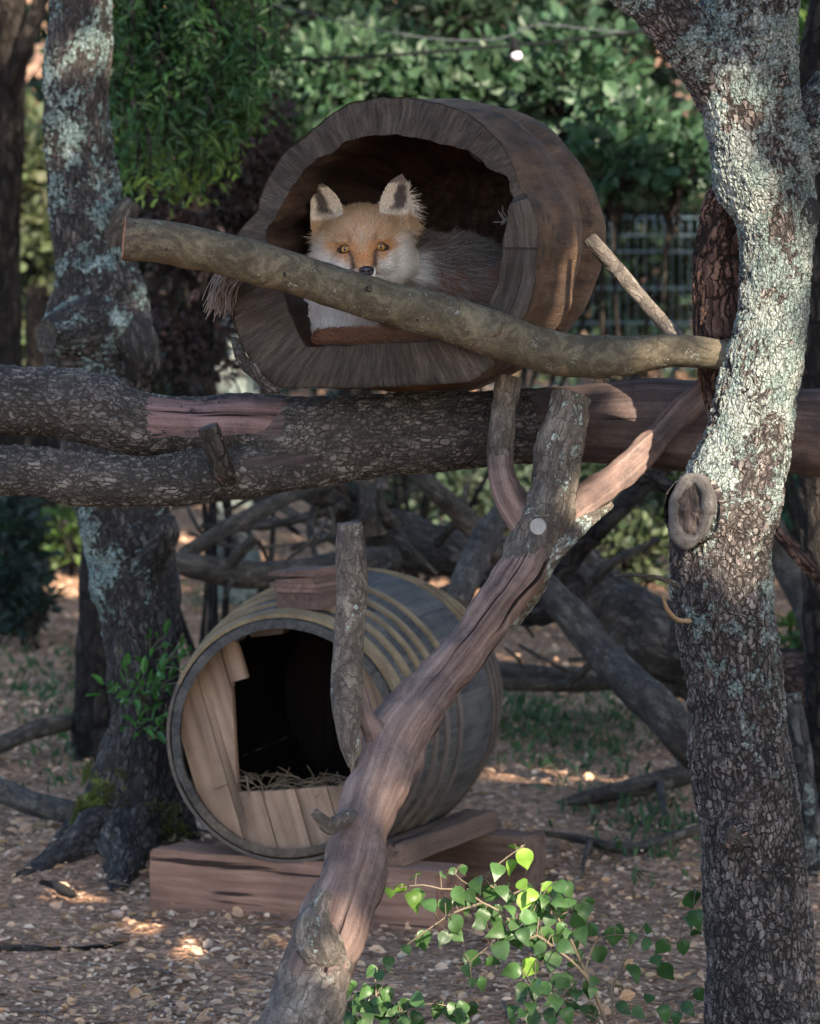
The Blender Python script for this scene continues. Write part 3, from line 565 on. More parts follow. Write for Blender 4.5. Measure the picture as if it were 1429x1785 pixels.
    for k in range(8):
        a = P(886, 384+rng.uniform(-4, 6), 6.985); e = a+np.array([-.012+rng.normal()*.006, -.01, .008+rng.normal()*.008]); paths.append([a, (a+e)/2+rng.normal(size=3)*.003, e])
    V, F = bez_tubes(paths, [[.0008, .0006, .0003]]*len(paths), 4, .01); o = mk('frayed_fibres', V, F, plain('wisp', (.13, .115, .105), .9), root); o['kind'] = 'stuff'
den()

# ------------------------------------------------------------------ perch branch, stick
root = thing('perch_branch', 'smooth olive-grey branch slanting across the opening of the hollow log', 'branch', P(880, 575, 6.94))
tube('stem', PP([(216, 416, 6.84), (300, 425, 6.85), (420, 451, 6.87), (540, 487, 6.89), (660, 524, 6.91), (770, 552, 6.925), (860, 583, 6.93), (930, 606, 6.94), (1000, 620, 6.95), (1080, 622, 6.94), (1160, 612, 6.92), (1230, 616, 6.895), (1284, 626, 6.88)]),
     [.0345, .0350, .0345, .034, .0345, .037, .039, .035, .034, .034, .027, .0245, .023], [M['perch'], M['end_orange']], root, lambda V, a, t: np.stack([.40*sst(.09, .0, a)+.36*np.exp(-((a-.60)/.02)**2), 0*a, .02*sst(.1, .3, a)], -1), seg=90, step=.006, lump=.075, lf=11, seed=31)
for kx, ky, kd in ((292, 432, 6.818), (372, 430, 6.832), (498, 478, 6.85), (640, 505, 6.875), (730, 556, 6.89)):
    kc = P(kx, ky, kd); tube('knot', [kc+np.array([0, .02, 0]), kc+np.array([0, .003, 0]), kc], [.008, .0075, .005], [M['perch'], M['darkbark']], root, seg=14, step=.004, lump=.3, lf=50, seed=kx)
tube('knot', PP([(838, 590, 6.91), (862, 575, 6.895), (872, 560, 6.895)]), [.012, .010, .004], M['perch'], root, seg=14, step=.005, lump=.3, lf=40)
tube('knot', PP([(1058, 640, 6.94), (1072, 655, 6.93), (1082, 660, 6.93)]), [.010, .007, .004], [M['perch'], M['end_orange']], root, seg=14, step=.005, lump=.3, lf=40, seed=3)
o = tube('stick', PP([(1028, 416, 7.1), (1075, 470, 7.08), (1128, 532, 7.06), (1190, 600, 7.02)]), [.0125, .0125, .0115, .0125], [M['limb'], M['end_grey']], None, None, seg=30, step=.008, lump=.05, seed=33)
tag(o, 'short cut stick leaning from the perch branch up against the side of the hollow log', 'stick')

# ------------------------------------------------------------------ forked dead limb propped against the bough
def fork():
    pts = [(450, 2170, 6.38, .078), (480, 2000, 6.42, .072), (512, 1820, 6.48, .062), (540, 1720, 6.52, .057), (578, 1630, 6.57, .053), (608, 1540, 6.62, .051), (626, 1470, 6.66, .049), (650, 1390, 6.69, .046), (685, 1300, 6.75, .050), (735, 1225, 6.8, .043), (800, 1145, 6.87, .038), (860, 1065, 6.92, .037), (912, 990, 6.96, .038), (945, 915, 6.99, .044), (962, 850, 7.0, .040), (975, 780, 7.01, .036), (988, 730, 7.02, .034), (998, 690, 7.03, .033)]
    root = thing('forked_limb', 'forked dead limb with stripped pinkish wood propped up against the horizontal bough', 'dead limb', P(450, 2120, 6.38))
    def m1(V, a, t):
        y = HYP-(V[:, 2]-CAMH)*FPX/V[:, 1]; m = np.zeros_like(V); m[:, 0] = .95*sst(930, 1000, y+30*pn(V*25))*sst(1740, 1640, y); m[:, 2] = .06*sst(930, 780, y)+.02; return m
    tube('stem', PP([p[:3] for p in pts]), [p[3] for p in pts], [M['limb'], M['end_grey']], root, m1, seg=120, step=.006, lump=.2, lf=13, seed=41)
    bare = lambda V, a, t: np.stack([.95+0*a, 0*a, 0*a], -1)
    tube('branch', PP([(930, 935, 6.99), (975, 905, 7.0), (1020, 872, 7.02), (1080, 826, 7.05), (1140, 768, 7.07), (1200, 705, 7.09), (1260, 650, 7.1)]), [.030, .026, .027, .028, .025, .022, .024], [M['limb'], M['end_pale']], root, bare, seg=60, step=.006, lump=.22, lf=18, seed=42, flat=.75)
    tube('branch', PP([(945, 960, 6.99), (915, 910, 6.99), (885, 860, 7.0), (872, 800, 7.02), (876, 730, 7.04), (888, 660, 7.06)]), [.036, .032, .027, .022, .021, .023], [M['limb'], M['end_grey']], root, lambda V, a, t: np.stack([.9*sst(.62, .5, a), 0*a, .02+0*a], -1), seg=56, step=.006, lump=.12, lf=12, seed=43)
    tube('branch', PP([(890, 1090, 7.02), (925, 1030, 7.0), (945, 985, 6.96), (985, 940, 6.98), (1030, 900, 7.02), (1062, 880, 7.06)]), [.012, .020, .022, .018, .014, .008], [M['limb'], M['end_grey']], root, lambda V, a, t: np.stack([0*a, 0*a, .09+0*a], -1), seg=40, step=.006, lump=.2, lf=16, seed=44)
    tube('upright_snag', PP([(613, 1336, 6.70), (608, 1290, 6.70), (604, 1210, 6.71), (607, 1130, 6.71), (612, 1050, 6.71), (613, 980, 6.71), (610, 912, 6.71)]), [.006, .017, .024, .024, .0245, .024, .020], [M['limb'], M['end_grey']], root, lambda V, a, t: np.stack([0*a, 0*a, .03+0*a], -1), seg=56, step=.006, lump=.10, lf=14, seed=45)
    tube('splinter', PP([(672, 1310, 6.735), (642, 1255, 6.72), (630, 1205, 6.715), (626, 1170, 6.715)]), [.028, .016, .009, .002], M['limb'], root, bare, seg=24, step=.006, lump=.2, lf=20, seed=46)
    tube('knot_stub', PP([(622, 1418, 6.66), (596, 1428, 6.62), (575, 1440, 6.60), (560, 1428, 6.59), (546, 1414, 6.585)]), [.010, .011, .012, .010, .006], [M['limb'], M['end_pale']], root, lambda V, a, t: np.stack([0*a, 0*a, .04+0*a], -1), seg=20, step=.004, lump=.2, lf=40, seed=47)
    tube('knot_stub', PP([(592, 1690, 6.54), (560, 1650, 6.50), (545, 1615, 6.49), (556, 1580, 6.50), (566, 1556, 6.51)]), [.02, .034, .031, .016, .012], [M['limb'], M['end_grey']], root, lambda V, a, t: np.stack([0*a, 0*a, .05+0*a], -1), seg=36, step=.005, lump=.25, lf=22, seed=48)
    c = P(938, 918, 6.945); n2 = nrm(np.array([-.1, -1, .05])); tube('pruning_scar', [c-n2*.02, c, c+n2*.004], [.0145, .0142, .013], plain('scar_white', (.22, .215, .205), .9, .2, var=.2), root, seg=24, step=.004, lump=.04)
fork()
# ------------------------------------------------------------------ barrel
def boxm(name, o, ex, ey, ez, sz, mat, parent=None, bev=.003, jit=0, taper=0, seed=0, cuts=10):
    """box with one corner at o, axes ex, ey, ez (unit), sizes sz"""
    bm = bmesh.new(); bmesh.ops.create_cube(bm, size=1)
    for v_ in bm.verts: v_.co += Vector((.5, .5, .5))
    if taper:
        for v_ in bm.verts:
            if v_.co.z > .5 and v_.co.x < .5: v_.co.z = taper
    for v_ in bm.verts: v_.co = Vector((v_.co.x*sz[0], v_.co.y*sz[1], v_.co.z*sz[2]))
    if cuts: bmesh.ops.subdivide_edges(bm, edges=[e for e in bm.edges if (e.verts[0].co-e.verts[1].co).length > .05], cuts=cuts, use_grid_fill=True)
    bmesh.ops.bevel(bm, geom=[e for e in bm.edges if len(e.link_faces) == 2 and e.calc_face_angle(0) > .5], offset=bev, segments=2, affect='EDGES')
    V = np.array([v_.co[:] for v_ in bm.verts]); tris = [tuple(v_.index for v_ in f.verts) for f in bm.faces]; bm.free()
    tc = V[:, [1, 2, 0]].copy() if sz[0] >= sz[1] else V[:, [0, 2, 1]].copy(); tc = tc+seed*1.7
    V = V+jit*np.stack([fbm(V*18+seed+q*9, 3) for q in range(3)], -1)
    W = np.asarray(o)+V[:, :1]*ex+V[:, 1:2]*ey+V[:, 2:]*ez
    byn = {}
    for f in tris: byn.setdefault(len(f), []).append(f)
    return mk(name, W, [np.array(q) for q in byn.values()], mat, parent, tc=tc, smooth=False, org=None if parent is not None else o)
BY = math.radians(14.5); BA = np.array([math.sin(BY), math.cos(BY), 0]); BR = np.array([math.cos(BY), -math.sin(BY), 0]); BU = np.array([0, 0, 1.])
BO = P(496, 1288, 9.0); BL = .90
def bR(t): return .2585+.057*(1-((np.asarray(t)-.45)/.45)**2)
def barrel():
    root = thing('wine_barrel', 'old wooden barrel lying on its side with a doorway sawn in its head', 'barrel', BO-BU*.26+BA*.45)
    s = NT('stave_oak'); tc = s.attr('tc'); oi = s.n('ObjectInfo').outputs['Random']
    g = s.noise(s.map(tc, (80, 80, 3)), 1, 4); b_ = s.noise(tc, 9, 4, .65); fi = s.noise(tc, 230, 4, .7)
    c = s.ramp(s.math('ADD', s.math('MULTIPLY', g, .5), s.math('MULTIPLY', b_, .5)), [(.36, (.020, .019, .019)), (.5, (.052, .050, .047)), (.66, (.09, .084, .076))])
    c = s.mul(c, s.ramp(oi, [(0, (.8, .8, .82)), (1, (1.2, 1.16, 1.1))])); c = s.mul(c, s.ramp(fi, [(.25, (.7, .7, .7)), (.75, (1.25, 1.25, 1.25))]))
    low = s.sep(s.attr('mask'))[0]; c = s.mix(low, c, s.mul(c, (1.25, .95, .72))); c = s.mix(s.sep(s.attr('mask'))[1], c, s.mul(c, (.22, .16, .15)))  # inner stave faces stained and darkened so the inside reads as shade
    sm = s.finish(c, .8, s.math('ADD', g, fi), .0015, .25, False)
    s = NT('hoop_rust'); tc = s.attr('tc'); b_ = s.noise(tc, 16, 5, .65); fi = s.noise(tc, 200, 4, .7); up = s.sep(s.attr('mask'))[0]
    rust = s.ramp(b_, [(.35, (.045, .036, .032)), (.65, (.10, .075, .058))]); och = s.ramp(b_, [(.35, (.105, .070, .036)), (.65, (.19, .138, .075))])
    c = s.mix(s.step(s.math('ADD', up, s.math('MULTIPLY', s.math('SUBTRACT', b_, .5), .9)), .35, .65), rust, och); c = s.mul(c, s.ramp(fi, [(.25, (.7, .7, .7)), (.75, (1.25, 1.25, 1.25))]))
    hm = s.finish(c, .75, fi, .001, .35, False)
    ns = 30; da = 2*np.pi/ns; rng = np.random.RandomState(2); ts = np.linspace(0, BL, 19)
    for k in range(ns):
        a0 = k*da+.0007+rng.uniform(0, .0008); a1 = (k+1)*da-.0007; an = np.linspace(a0, a1, 4); dr = rng.normal()*.0006
        vo, to, mo = [], [], []
        for sgn in (0, 1):
            for t in ts:
                r = bR(t)+dr-(.024 if sgn else 0)-(.006*math.exp(-t/.01) if sgn == 0 else 0)
                for a in an:
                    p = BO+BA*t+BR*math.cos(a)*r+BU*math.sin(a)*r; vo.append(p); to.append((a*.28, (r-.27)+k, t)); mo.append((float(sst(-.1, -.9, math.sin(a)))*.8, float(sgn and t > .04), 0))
        n = len(ts); m = 4; idx = np.arange(2*n*m).reshape(2, n, m); q = []
        I = idx[0]; q.append(np.stack([I[:-1, :-1], I[:-1, 1:], I[1:, 1:], I[1:, :-1]], -1).reshape(-1, 4))
        I = idx[1]; q.append(np.stack([I[:-1, :-1], I[1:, :-1], I[1:, 1:], I[:-1, 1:]], -1).reshape(-1, 4))
        for i, fl in ((0, 0), (n-1, 1)):
            w4 = np.stack([idx[0, i, :-1], idx[1, i, :-1], idx[1, i, 1:], idx[0, i, 1:]], -1); q.append(w4 if not fl else w4[:, ::-1])
        for j, fl in ((0, 0), (m-1, 1)):
            w4 = np.stack([idx[0, :-1, j], idx[0, 1:, j], idx[1, 1:, j], idx[1, :-1, j]], -1); q.append(w4 if not fl else w4[:, ::-1])
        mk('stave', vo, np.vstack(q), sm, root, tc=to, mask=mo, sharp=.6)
    # hoops
    for (t0, t1) in ((.004, .042), (.080, .102), (.145, .163), (.205, .228), (.290, .312), (.600, .618), (.665, .688), (.745, .764), (.800, .820), (.868, .896)):
        prof = [(t0, 0), (t0, .0046), ((t0+t1)/2, .0052), (t1, .0046), (t1, 0)]; na = 120; an = np.linspace(0, 2*np.pi, na, endpoint=False); vo, to, mo = [], [], []
        for t, h in prof:
            r = bR(t)+.0006+h+(0 if h else -.003)
            for a in an: vo.append(BO+BA*t+(BR*math.cos(a)+BU*math.sin(a))*r); to.append((math.cos(a)*.28, math.sin(a)*.28, t)); mo.append((float(sst(.05, .8, math.sin(a))), 0, 0))
        I = np.arange(5*na).reshape(5, na); J = np.roll(I, -1, axis=1); F = np.stack([I[:-1], J[:-1], J[1:], I[1:]], -1).reshape(-1, 4)
        mk('hoop', vo, F, hm, root, tc=to, mask=mo, sharp=.6)
    # head planks with the sawn doorway
    th_ = .05; RH = bR(th_)-.0215; cH = BO+BA*th_; px2 = lambda x, y: ((x-496-th_*math.sin(BY)*815)/(815*math.cos(BY)), (1288-y)/815)
    opn = [px2(*q) for q in [(392, 1040), (408, 1128), (414, 1138), (430, 1190), (402, 1198), (407, 1300), (413, 1388), (470, 1384), (540, 1376), (613, 1370), (600, 1260), (583, 1130), (590, 1040)]]
    def inside(x, y):
        r = False; n = len(opn)
        for i in range(n):
            (x1, y1), (x2, y2) = opn[i], opn[(i+1) % n]
            if (y1 > y) != (y2 > y) and x < (x2-x1)*(y-y1)/(y2-y1)+x1: r = not r
        return r
    phi = math.radians(17); d = np.array([-math.sin(phi), math.cos(phi)]); nn = np.array([math.cos(phi), math.sin(phi)])
    edges = [-.24, -.165, -.098, -.025, .045, .118, .185, .24]; hw = wood('head_plank_oak', (.10, .064, .043), (.205, .134, .092), (.30, .205, .146), (55, 55, 3), .0012)
    for k in range(len(edges)-1):
        e0, e1 = edges[k]+.0012, edges[k+1]-.0012; ncol = 16; cols = []
        for q in np.linspace(e0, e1, ncol):
            hh = RH**2-q*q
            if hh <= 0: cols.append([]); continue
            hh = math.sqrt(hh); ss = np.linspace(-hh, hh, 260); ins = [not inside(*(nn*q+d*t)) for t in ss]; iv, st = [], None
            for t, f in zip(ss, ins):
                if f and st is None: st = t
                if f: last = t
                if not f and st is not None: iv.append((st, last)); st = None
            if st is not None: iv.append((st, last))
            cols.append([z for z in iv if z[1]-z[0] > .004])
        both_ = {0: ([], [], []), 1: ([], [], [])}; qs = np.linspace(e0, e1, ncol); dep = rng.normal()*.0012; first = True
        def quad(a, b, c_, d_):
            pts = [a, b, c_, d_]
            for (q, t, h) in pts: xy = nn*q+d*t; V.append(cH+BR*xy[0]+BU*xy[1]+BA*(h+dep)); tcl.append((q+k*2, h, t))
            n = len(V); Fq.append([n-4, n-3, n-2, n-1])
        for i in range(ncol-1):
            for (a0, a1) in cols[i]:
                V, Fq, tcl = both_[int((a0+a1)/2 > .1)]
                for (b0, b1) in cols[i+1]:
                    if min(a1, b1)-max(a0, b0) > .003:
                        q0, q1 = qs[i], qs[i+1]
                        quad((q0, a0, 0), (q1, b0, 0), (q1, b1, 0), (q0, a1, 0)); quad((q0, a0, .02), (q0, a1, .02), (q1, b1, .02), (q1, b0, .02))
                        quad((q0, a0, 0), (q0, a0, .02), (q1, b0, .02), (q1, b0, 0)); quad((q0, a1, 0), (q1, b1, 0), (q1, b1, .02), (q0, a1, .02))
                        if i == 0: quad((q0, a0, 0), (q0, a1, 0), (q0, a1, .02), (q0, a0, .02))
                        if i == ncol-2: quad((q1, b0, 0), (q1, b0, .02), (q1, b1, .02), (q1, b1, 0))
        for V, Fq, tcl in both_.values():
            if V: mk('head_plank', V, np.array(Fq), hw, root, tc=tcl, smooth=False)
    # back head, stained and darkened to stand for the shade inside
    wine_shade = wood('wine_stained_shaded_oak', (.006, .004, .004), (.014, .009, .009), (.026, .016, .015), (55, 55, 3), .001)
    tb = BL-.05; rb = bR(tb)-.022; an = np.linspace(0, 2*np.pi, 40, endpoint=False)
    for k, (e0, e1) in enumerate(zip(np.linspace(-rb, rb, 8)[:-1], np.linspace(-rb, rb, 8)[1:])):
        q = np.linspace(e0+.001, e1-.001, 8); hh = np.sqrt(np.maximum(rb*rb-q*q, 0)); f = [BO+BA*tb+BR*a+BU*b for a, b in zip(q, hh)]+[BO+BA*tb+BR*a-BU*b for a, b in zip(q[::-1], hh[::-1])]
        f2 = [p+BA*.02 for p in f]; I = np.arange(7); Fq = np.stack([I, I+1, 14-I, 15-I], -1); mk('back_plank', np.array(f+f2), [Fq[:, ::-1], Fq+16], wine_shade, root, tc=np.array(f+f2), smooth=False)
    # straw in the doorway
    rng = np.random.RandomState(4); paths = []
    for k in range(90):
        x, y = px2(rng.uniform(404, 610), rng.uniform(1372, 1392)); a = cH+BR*x+BU*(y+.004)+BA*rng.uniform(-.004, .14); l = rng.uniform(.03, .09); dd = nrm(np.array([rng.normal(), rng.normal()*.6, abs(rng.normal())*.35])); paths.append([a-dd*l*.5, a+np.array([0, 0, .006]), a+dd*l*.5])
    for (x0, y0, x1, y1) in ((414, 1385, 424, 1415), (424, 1415, 428, 1440), (430, 1360, 436, 1392)):
        a = cH+BR*px2(x0, y0)[0]+BU*px2(x0, y0)[1]-BA*.004; e = cH+BR*px2(x1, y1)[0]+BU*px2(x1, y1)[1]-BA*.006; paths.append([a, (a+e)/2-BA*.004, e])
    V, F = bez_tubes(paths, [[.0011, .0013, .0008]]*len(paths), 4, .03); o = mk('straw_bedding', V, F, plain('straw', (.13, .095, .06), .8, .2, var=.35), None, org=BO); tag(o, 'thin tangle of dry straw lying in the barrel doorway', 'straw', kind='stuff')
    # loose dark wood chips wedged under the top of the rim
    wm = wood('wedge_wood', (.035, .022, .018), (.075, .048, .038), (.13, .085, .068), (60, 60, 4), .001)
    for px_, w_, lab in ((400, .055, 'short dark wooden wedge under the barrel rim, the one nearer the trunk'), (468, .075, 'longer dark wooden wedge jammed under the top of the barrel rim')):
        x, y = px2(px_, 1110 if px_ > 420 else 1122); o = boxm('wooden_wedge', cH+BR*(x-w_/2)+BU*(y-.008)-BA*.02, nrm(BR+BU*.12), BA, nrm(BU-BR*.12), (w_, .05, .017), wm, None, .002, .001, cuts=2); tag(o, lab, 'wedge')
barrel()

# timbers below, plates above
tim = wood('timber', (.085, .043, .029), (.185, .100, .070), (.26, .150, .110), (60, 60, 4.0), .004, ck=.31)
tim_shade = wood('timber_shade', (.05, .030, .022), (.10, .062, .046), (.15, .095, .07), (60, 60, 4.0), .004, ck=.31)  # darker copy of the timber, shade put into its colour
TY = math.radians(27); TR = np.array([math.cos(TY), -math.sin(TY), 0]); TA = np.array([math.sin(TY), math.cos(TY), 0])
o = boxm('timber', P(259, 1586, 9.16)*np.array([1, 1, 0])+np.array([0, 0, -.004]), TR, TA, BU, (.70, .13, .132), tim, None, .005, .003, seed=1); tag(o, 'broad reddish timber under the front of the barrel', 'timber')
p0 = P(646, 1526, 8.93); p0[2] = .1285
o = boxm('timber', p0, nrm(np.array([.97, -.18, .0])), nrm(np.array([.37, .93, 0])), BU, (.072, .56, .046), tim_shade, None, .003, .002, seed=2); tag(o, 'long narrow timber running back beneath the barrel side, lying on the broad one', 'timber')
p0 = P(700, 1500, 9.45); p0[2] = -.003
o = boxm('timber', p0, TR, TA, BU, (.30, .12, .13), tim_shade, None, .005, .003, seed=3); tag(o, 'shade-toned timber block carrying the far end of the long narrow timber', 'timber')
shim = wood('shim_wood', (.050, .030, .025), (.105, .064, .052), (.16, .10, .082), (60, 60, 4), .001)
def ctr_top(t, a=0.0): return BO+BA*t+BR*a+BU*math.sqrt(bR(t)**2-a*a)
z0 = ctr_top(.04)[2]+.0035
lab = ['thick block at the bottom of the stack of wooden plates on the barrel', 'thin wooden plate lying directly on the thick block on the barrel', 'thin wooden plate in the middle of the stack on the barrel', 'tilted wedge-shaped plate second from the top of the stack on the barrel', 'topmost reddish wooden plate of the stack on the barrel', 'wooden plate sticking out behind the stack on the barrel top']
x0 = -.018
for k, (dx, dy, wz, dpt, h, dz, tp, yaw) in enumerate([(-.014, .05, .106, .11, .024, 0, 0, 0), (-.020, .045, .112, .12, .007, .0242, 0, 2), (-.030, .048, .112, .12, .007, .0314, 0, -2), (-.016, .044, .092, .12, .010, .0386, .4, 1), (-.030, .040, .108, .13, .011, .0488, .5, -1), (.055, .13, .07, .10, .014, .014, 0, 18)]):
    a = math.radians(22-yaw); ex = np.array([math.cos(a), -math.sin(a), 0]); ey = np.array([math.sin(a), math.cos(a), 0])
    o = boxm('wooden_plate', BO+BA*dy+BR*(x0+dx)+np.array([0, 0, z0-BO[2]+dz*1.45]), ex, ey, BU, (wz, dpt, h*1.45), shim, None, .001, .0006, tp, seed=k, cuts=3); tag(o, lab[k], 'wooden plate', 'wooden plates stacked on the barrel')

# ------------------------------------------------------------------ brush pile and loose branches
def br(name, label, pts, mats=('dead', 'end_grey'), cat='branch', group=None, bare=0, lic=0.0, extra=(), lump=.14, seg=30, step=.02, seed=0):
    path = [P(*q[:3]) for q in pts]; rad = [q[3]*q[2]/FPX for q in pts]
    f = lambda V, a, t: np.stack([bare+0*a, 0*a, lic+0*a], -1)
    ms = [M[m] for m in mats]
    if not extra:
        o = tube(name, path, rad, ms, None, f, seg=seg, step=step, lump=lump, lf=8, seed=seed); tag(o, label, cat, group); return o
    root = thing(name, label, cat, path[0], group); tube('stem', path, rad, ms, root, f, seg=seg, step=step, lump=lump, lf=8, seed=seed)
    for k, e in enumerate(extra): tube('side_branch', [P(*q[:3]) for q in e], [q[3]*q[2]/FPX for q in e], ms, root, f, seg=16, step=step, lump=lump, lf=10, seed=seed+k+1)
    return root
br('fallen_tree', 'thick dark fallen trunk sagging across the ground behind the barrel', [(540, 850, 12.3, 26), (600, 880, 12.2, 34), (650, 920, 12.1, 44), (730, 950, 12, 46), (840, 978, 12, 48), (960, 1020, 11.9, 56), (1060, 1070, 11.9, 66), (1160, 1120, 11.8, 70), (1260, 1180, 11.8, 74), (1400, 1250, 11.8, 70)], ('deaddark', 'end_grey'), 'fallen tree', extra=[[(700, 930, 12, 10), (660, 870, 11.9, 8), (690, 800, 11.9, 6)], [(760, 950, 11.9, 8), (800, 900, 11.8, 7), (815, 840, 11.8, 5)], [(640, 900, 12, 9), (580, 935, 11.8, 7), (505, 955, 11.7, 5)], [(600, 880, 12, 10), (520, 905, 12, 8), (430, 920, 12, 6), (350, 915, 12, 4)], [(620, 870, 12.1, 8), (560, 830, 12, 6), (470, 850, 12, 5), (390, 895, 12, 4)], [(830, 985, 11.8, 9), (790, 1020, 11.6, 7), (740, 1040, 11.5, 5)], [(900, 1000, 11.8, 10), (930, 940, 11.7, 8), (990, 880, 11.7, 6)], [(1010, 1040, 11.7, 12), (1070, 980, 11.6, 9), (1150, 940, 11.6, 6)], [(560, 860, 12.1, 9), (540, 920, 11.9, 7), (555, 990, 11.8, 5)], [(1080, 1090, 11.6, 9), (1040, 1140, 11.5, 7), (990, 1150, 11.5, 4)],
   [(655, 930, 12, 30), (648, 870, 12, 24), (640, 800, 12.1, 20), (632, 700, 12.2, 16)], [(600, 890, 12.1, 22), (560, 860, 12, 20), (500, 850, 12, 14), (440, 870, 12, 8)], [(1090, 1050, 11.9, 34), (1040, 1000, 12, 28), (985, 930, 12, 22), (950, 890, 12, 15)], [(1190, 1150, 11.7, 38), (1200, 1080, 11.7, 26), (1220, 1010, 11.8, 16)]], seg=56, step=.014, seed=51, lump=.2)
br('cut_limb', 'sawn-off pale limb pointing at the lichen-spotted trunk, resting behind the barrel top', [(303, 978, 11.3, 17), (340, 988, 11.3, 22), (430, 1002, 11.4, 24), (520, 998, 11.5, 24), (600, 984, 11.7, 26), (680, 975, 11.9, 24)], extra=[[(395, 992, 11.35, 11), (420, 962, 11.3, 10), (450, 934, 11.25, 9)], [(405, 1010, 11.3, 5), (396, 1030, 11.3, 4), (392, 1042, 11.3, 3)]], seed=52, mats=('dead', 'end_pale'), seg=40)
br('branch', 'slanting grey branch rising from the pale cut limb towards the bough', [(318, 968, 11.5, 12), (380, 930, 11.5, 14), (450, 892, 11.6, 14), (520, 858, 11.8, 13), (580, 840, 12, 10)], seed=53, lic=.03)
br('branch', 'branch slanting down from under the bough towards the short cut limb in the brush pile', [(700, 800, 11.4, 13), (760, 856, 11.4, 18), (820, 915, 11.5, 19), (870, 968, 11.6, 20), (920, 1010, 11.8, 20)], seed=54, lic=.03)
br('cut_limb', 'short sawn-off limb pointing down at the top of the barrel', [(905, 860, 11.2, 14), (860, 915, 11.0, 24), (828, 975, 10.8, 25), (802, 1035, 10.6, 24), (793, 1058, 10.55, 23)], seed=55, seg=36)
br('branch', 'long grey branch slanting down to the foot of the lichen-crusted oak', [(940, 1010, 10.7, 20), (985, 1060, 10.6, 27), (1050, 1140, 10.5, 30), (1120, 1210, 10.3, 34), (1200, 1290, 10.15, 36), (1290, 1378, 10.2, 34)], seed=56, lic=.05, seg=44)
br('branch', 'dark branch crossing behind the stripped arm of the forked limb', [(955, 1030, 10.9, 22), (1005, 965, 10.9, 21), (1060, 905, 10.8, 18), (1125, 845, 10.8, 17), (1180, 790, 10.8, 14)], seed=57, mats=('darkbark', 'end_grey'))
br('stump', 'broken dark butt hanging under the tangle behind the forked limb', [(1000, 1020, 11, 30), (960, 1050, 10.9, 36), (925, 1070, 10.8, 24), (900, 1075, 10.75, 14)], seed=58, mats=('darkbark', 'end_grey'), cat='stump')
br('branch', 'upper of two level poles lying behind the barrel', [(800, 1160, 12.4, 14), (900, 1172, 12.4, 16), (1000, 1176, 12.4, 15), (1100, 1164, 12.5, 15), (1230, 1148, 12.5, 16)], seed=59)
br('branch', 'lower of two level poles lying behind the barrel', [(800, 1188, 12.1, 11), (900, 1192, 12.1, 12), (1010, 1196, 12.1, 11), (1120, 1184, 12.1, 13), (1230, 1168, 12.1, 13)], seed=60, extra=[[(985, 1196, 12.05, 7), (1015, 1172, 12.0, 7), (1035, 1150, 12, 5)]])
br('branch', 'mossy dead branch on the leaf litter that ends at the lichen-crusted oak', [(985, 1398, 10.6, 7), (1040, 1388, 10.7, 14), (1110, 1372, 10.7, 17), (1170, 1356, 10.75, 19), (1260, 1330, 10.8, 18)], seed=61, lic=.02, extra=[[(1150, 1365, 10.7, 8), (1155, 1400, 10.5, 6), (1162, 1425, 10.4, 5)], [(1190, 1345, 10.75, 14), (1200, 1320, 10.8, 16), (1215, 1312, 10.8, 12)]])
br('branch', 'crooked twiggy branch lying on the litter beyond the sapling', [(930, 1452, 9.95, 4), (990, 1458, 9.95, 7), (1060, 1474, 9.85, 9), (1110, 1478, 9.85, 10), (1160, 1462, 9.95, 10), (1240, 1440, 10.0, 8)], seed=62, extra=[[(1030, 1466, 9.9, 5), (1020, 1492, 9.7, 4), (1015, 1520, 9.55, 3)]])
br('branch', 'pale bent pole on the ground behind the lichen-spotted oak, the upper one', [(-90, 1330, 11.3, 16), (0, 1298, 11.4, 16), (60, 1272, 11.5, 16), (120, 1258, 11.6, 15), (180, 1240, 11.8, 12)], seed=63)
br('branch', 'pale pole running into the mossy root of the lichen-spotted oak', [(-90, 1350, 10.4, 16), (0, 1378, 10.3, 20), (60, 1402, 10.2, 21), (130, 1418, 10.1, 20)], seed=64)
br('stick', 'thin blackish stick lying on the open soil below the tree root', [(-40, 1658, 8.63, 6), (60, 1654, 8.64, 6), (140, 1652, 8.65, 5), (200, 1646, 8.68, 6), (224, 1640, 8.7, 4)], mats=('darkbark', 'end_grey'), cat='stick', seed=65, seg=12)
br('bark_piece', 'curled dark bark piece lying by the mossy tree root', [(72, 1536, 9.3, 4), (95, 1545, 9.27, 8), (118, 1555, 9.22, 8), (134, 1562, 9.2, 4)], mats=('darkbark', 'end_grey'), cat='bark', seed=66, seg=14)
br('branch', 'reddish broken branch poking out behind the lichen-crusted oak', [(1330, 900, 9.0, 10), (1370, 945, 9.0, 11), (1410, 990, 9.0, 12), (1470, 1040, 9.0, 10)], mats=('brown', 'end_grey'), seed=67)
br('branch', 'thick grey limb leaning behind the lichen-crusted oak, under the reddish branch', [(1335, 900, 11.5, 24), (1370, 980, 11.5, 26), (1410, 1060, 11.4, 30), (1440, 1150, 11.3, 32), (1460, 1260, 11.3, 30)], seed=68, lic=.04)
br('fallen_tree', 'mossy brown log lying behind the lichen-crusted oak', [(1330, 1180, 11.4, 50), (1400, 1190, 11.3, 58), (1480, 1200, 11.2, 60), (1600, 1210, 11.1, 60)], mats=('brown', 'end_grey'), cat='fallen tree', seed=69, seg=44)
br('branch', 'thin pale sapling stem beside the foot of the lichen-crusted oak', [(1380, 1210, 9.6, 15), (1396, 1300, 9.6, 17), (1410, 1420, 9.6, 18), (1420, 1530, 9.6, 20)], mats=('palebark', 'end_grey'), seed=70)
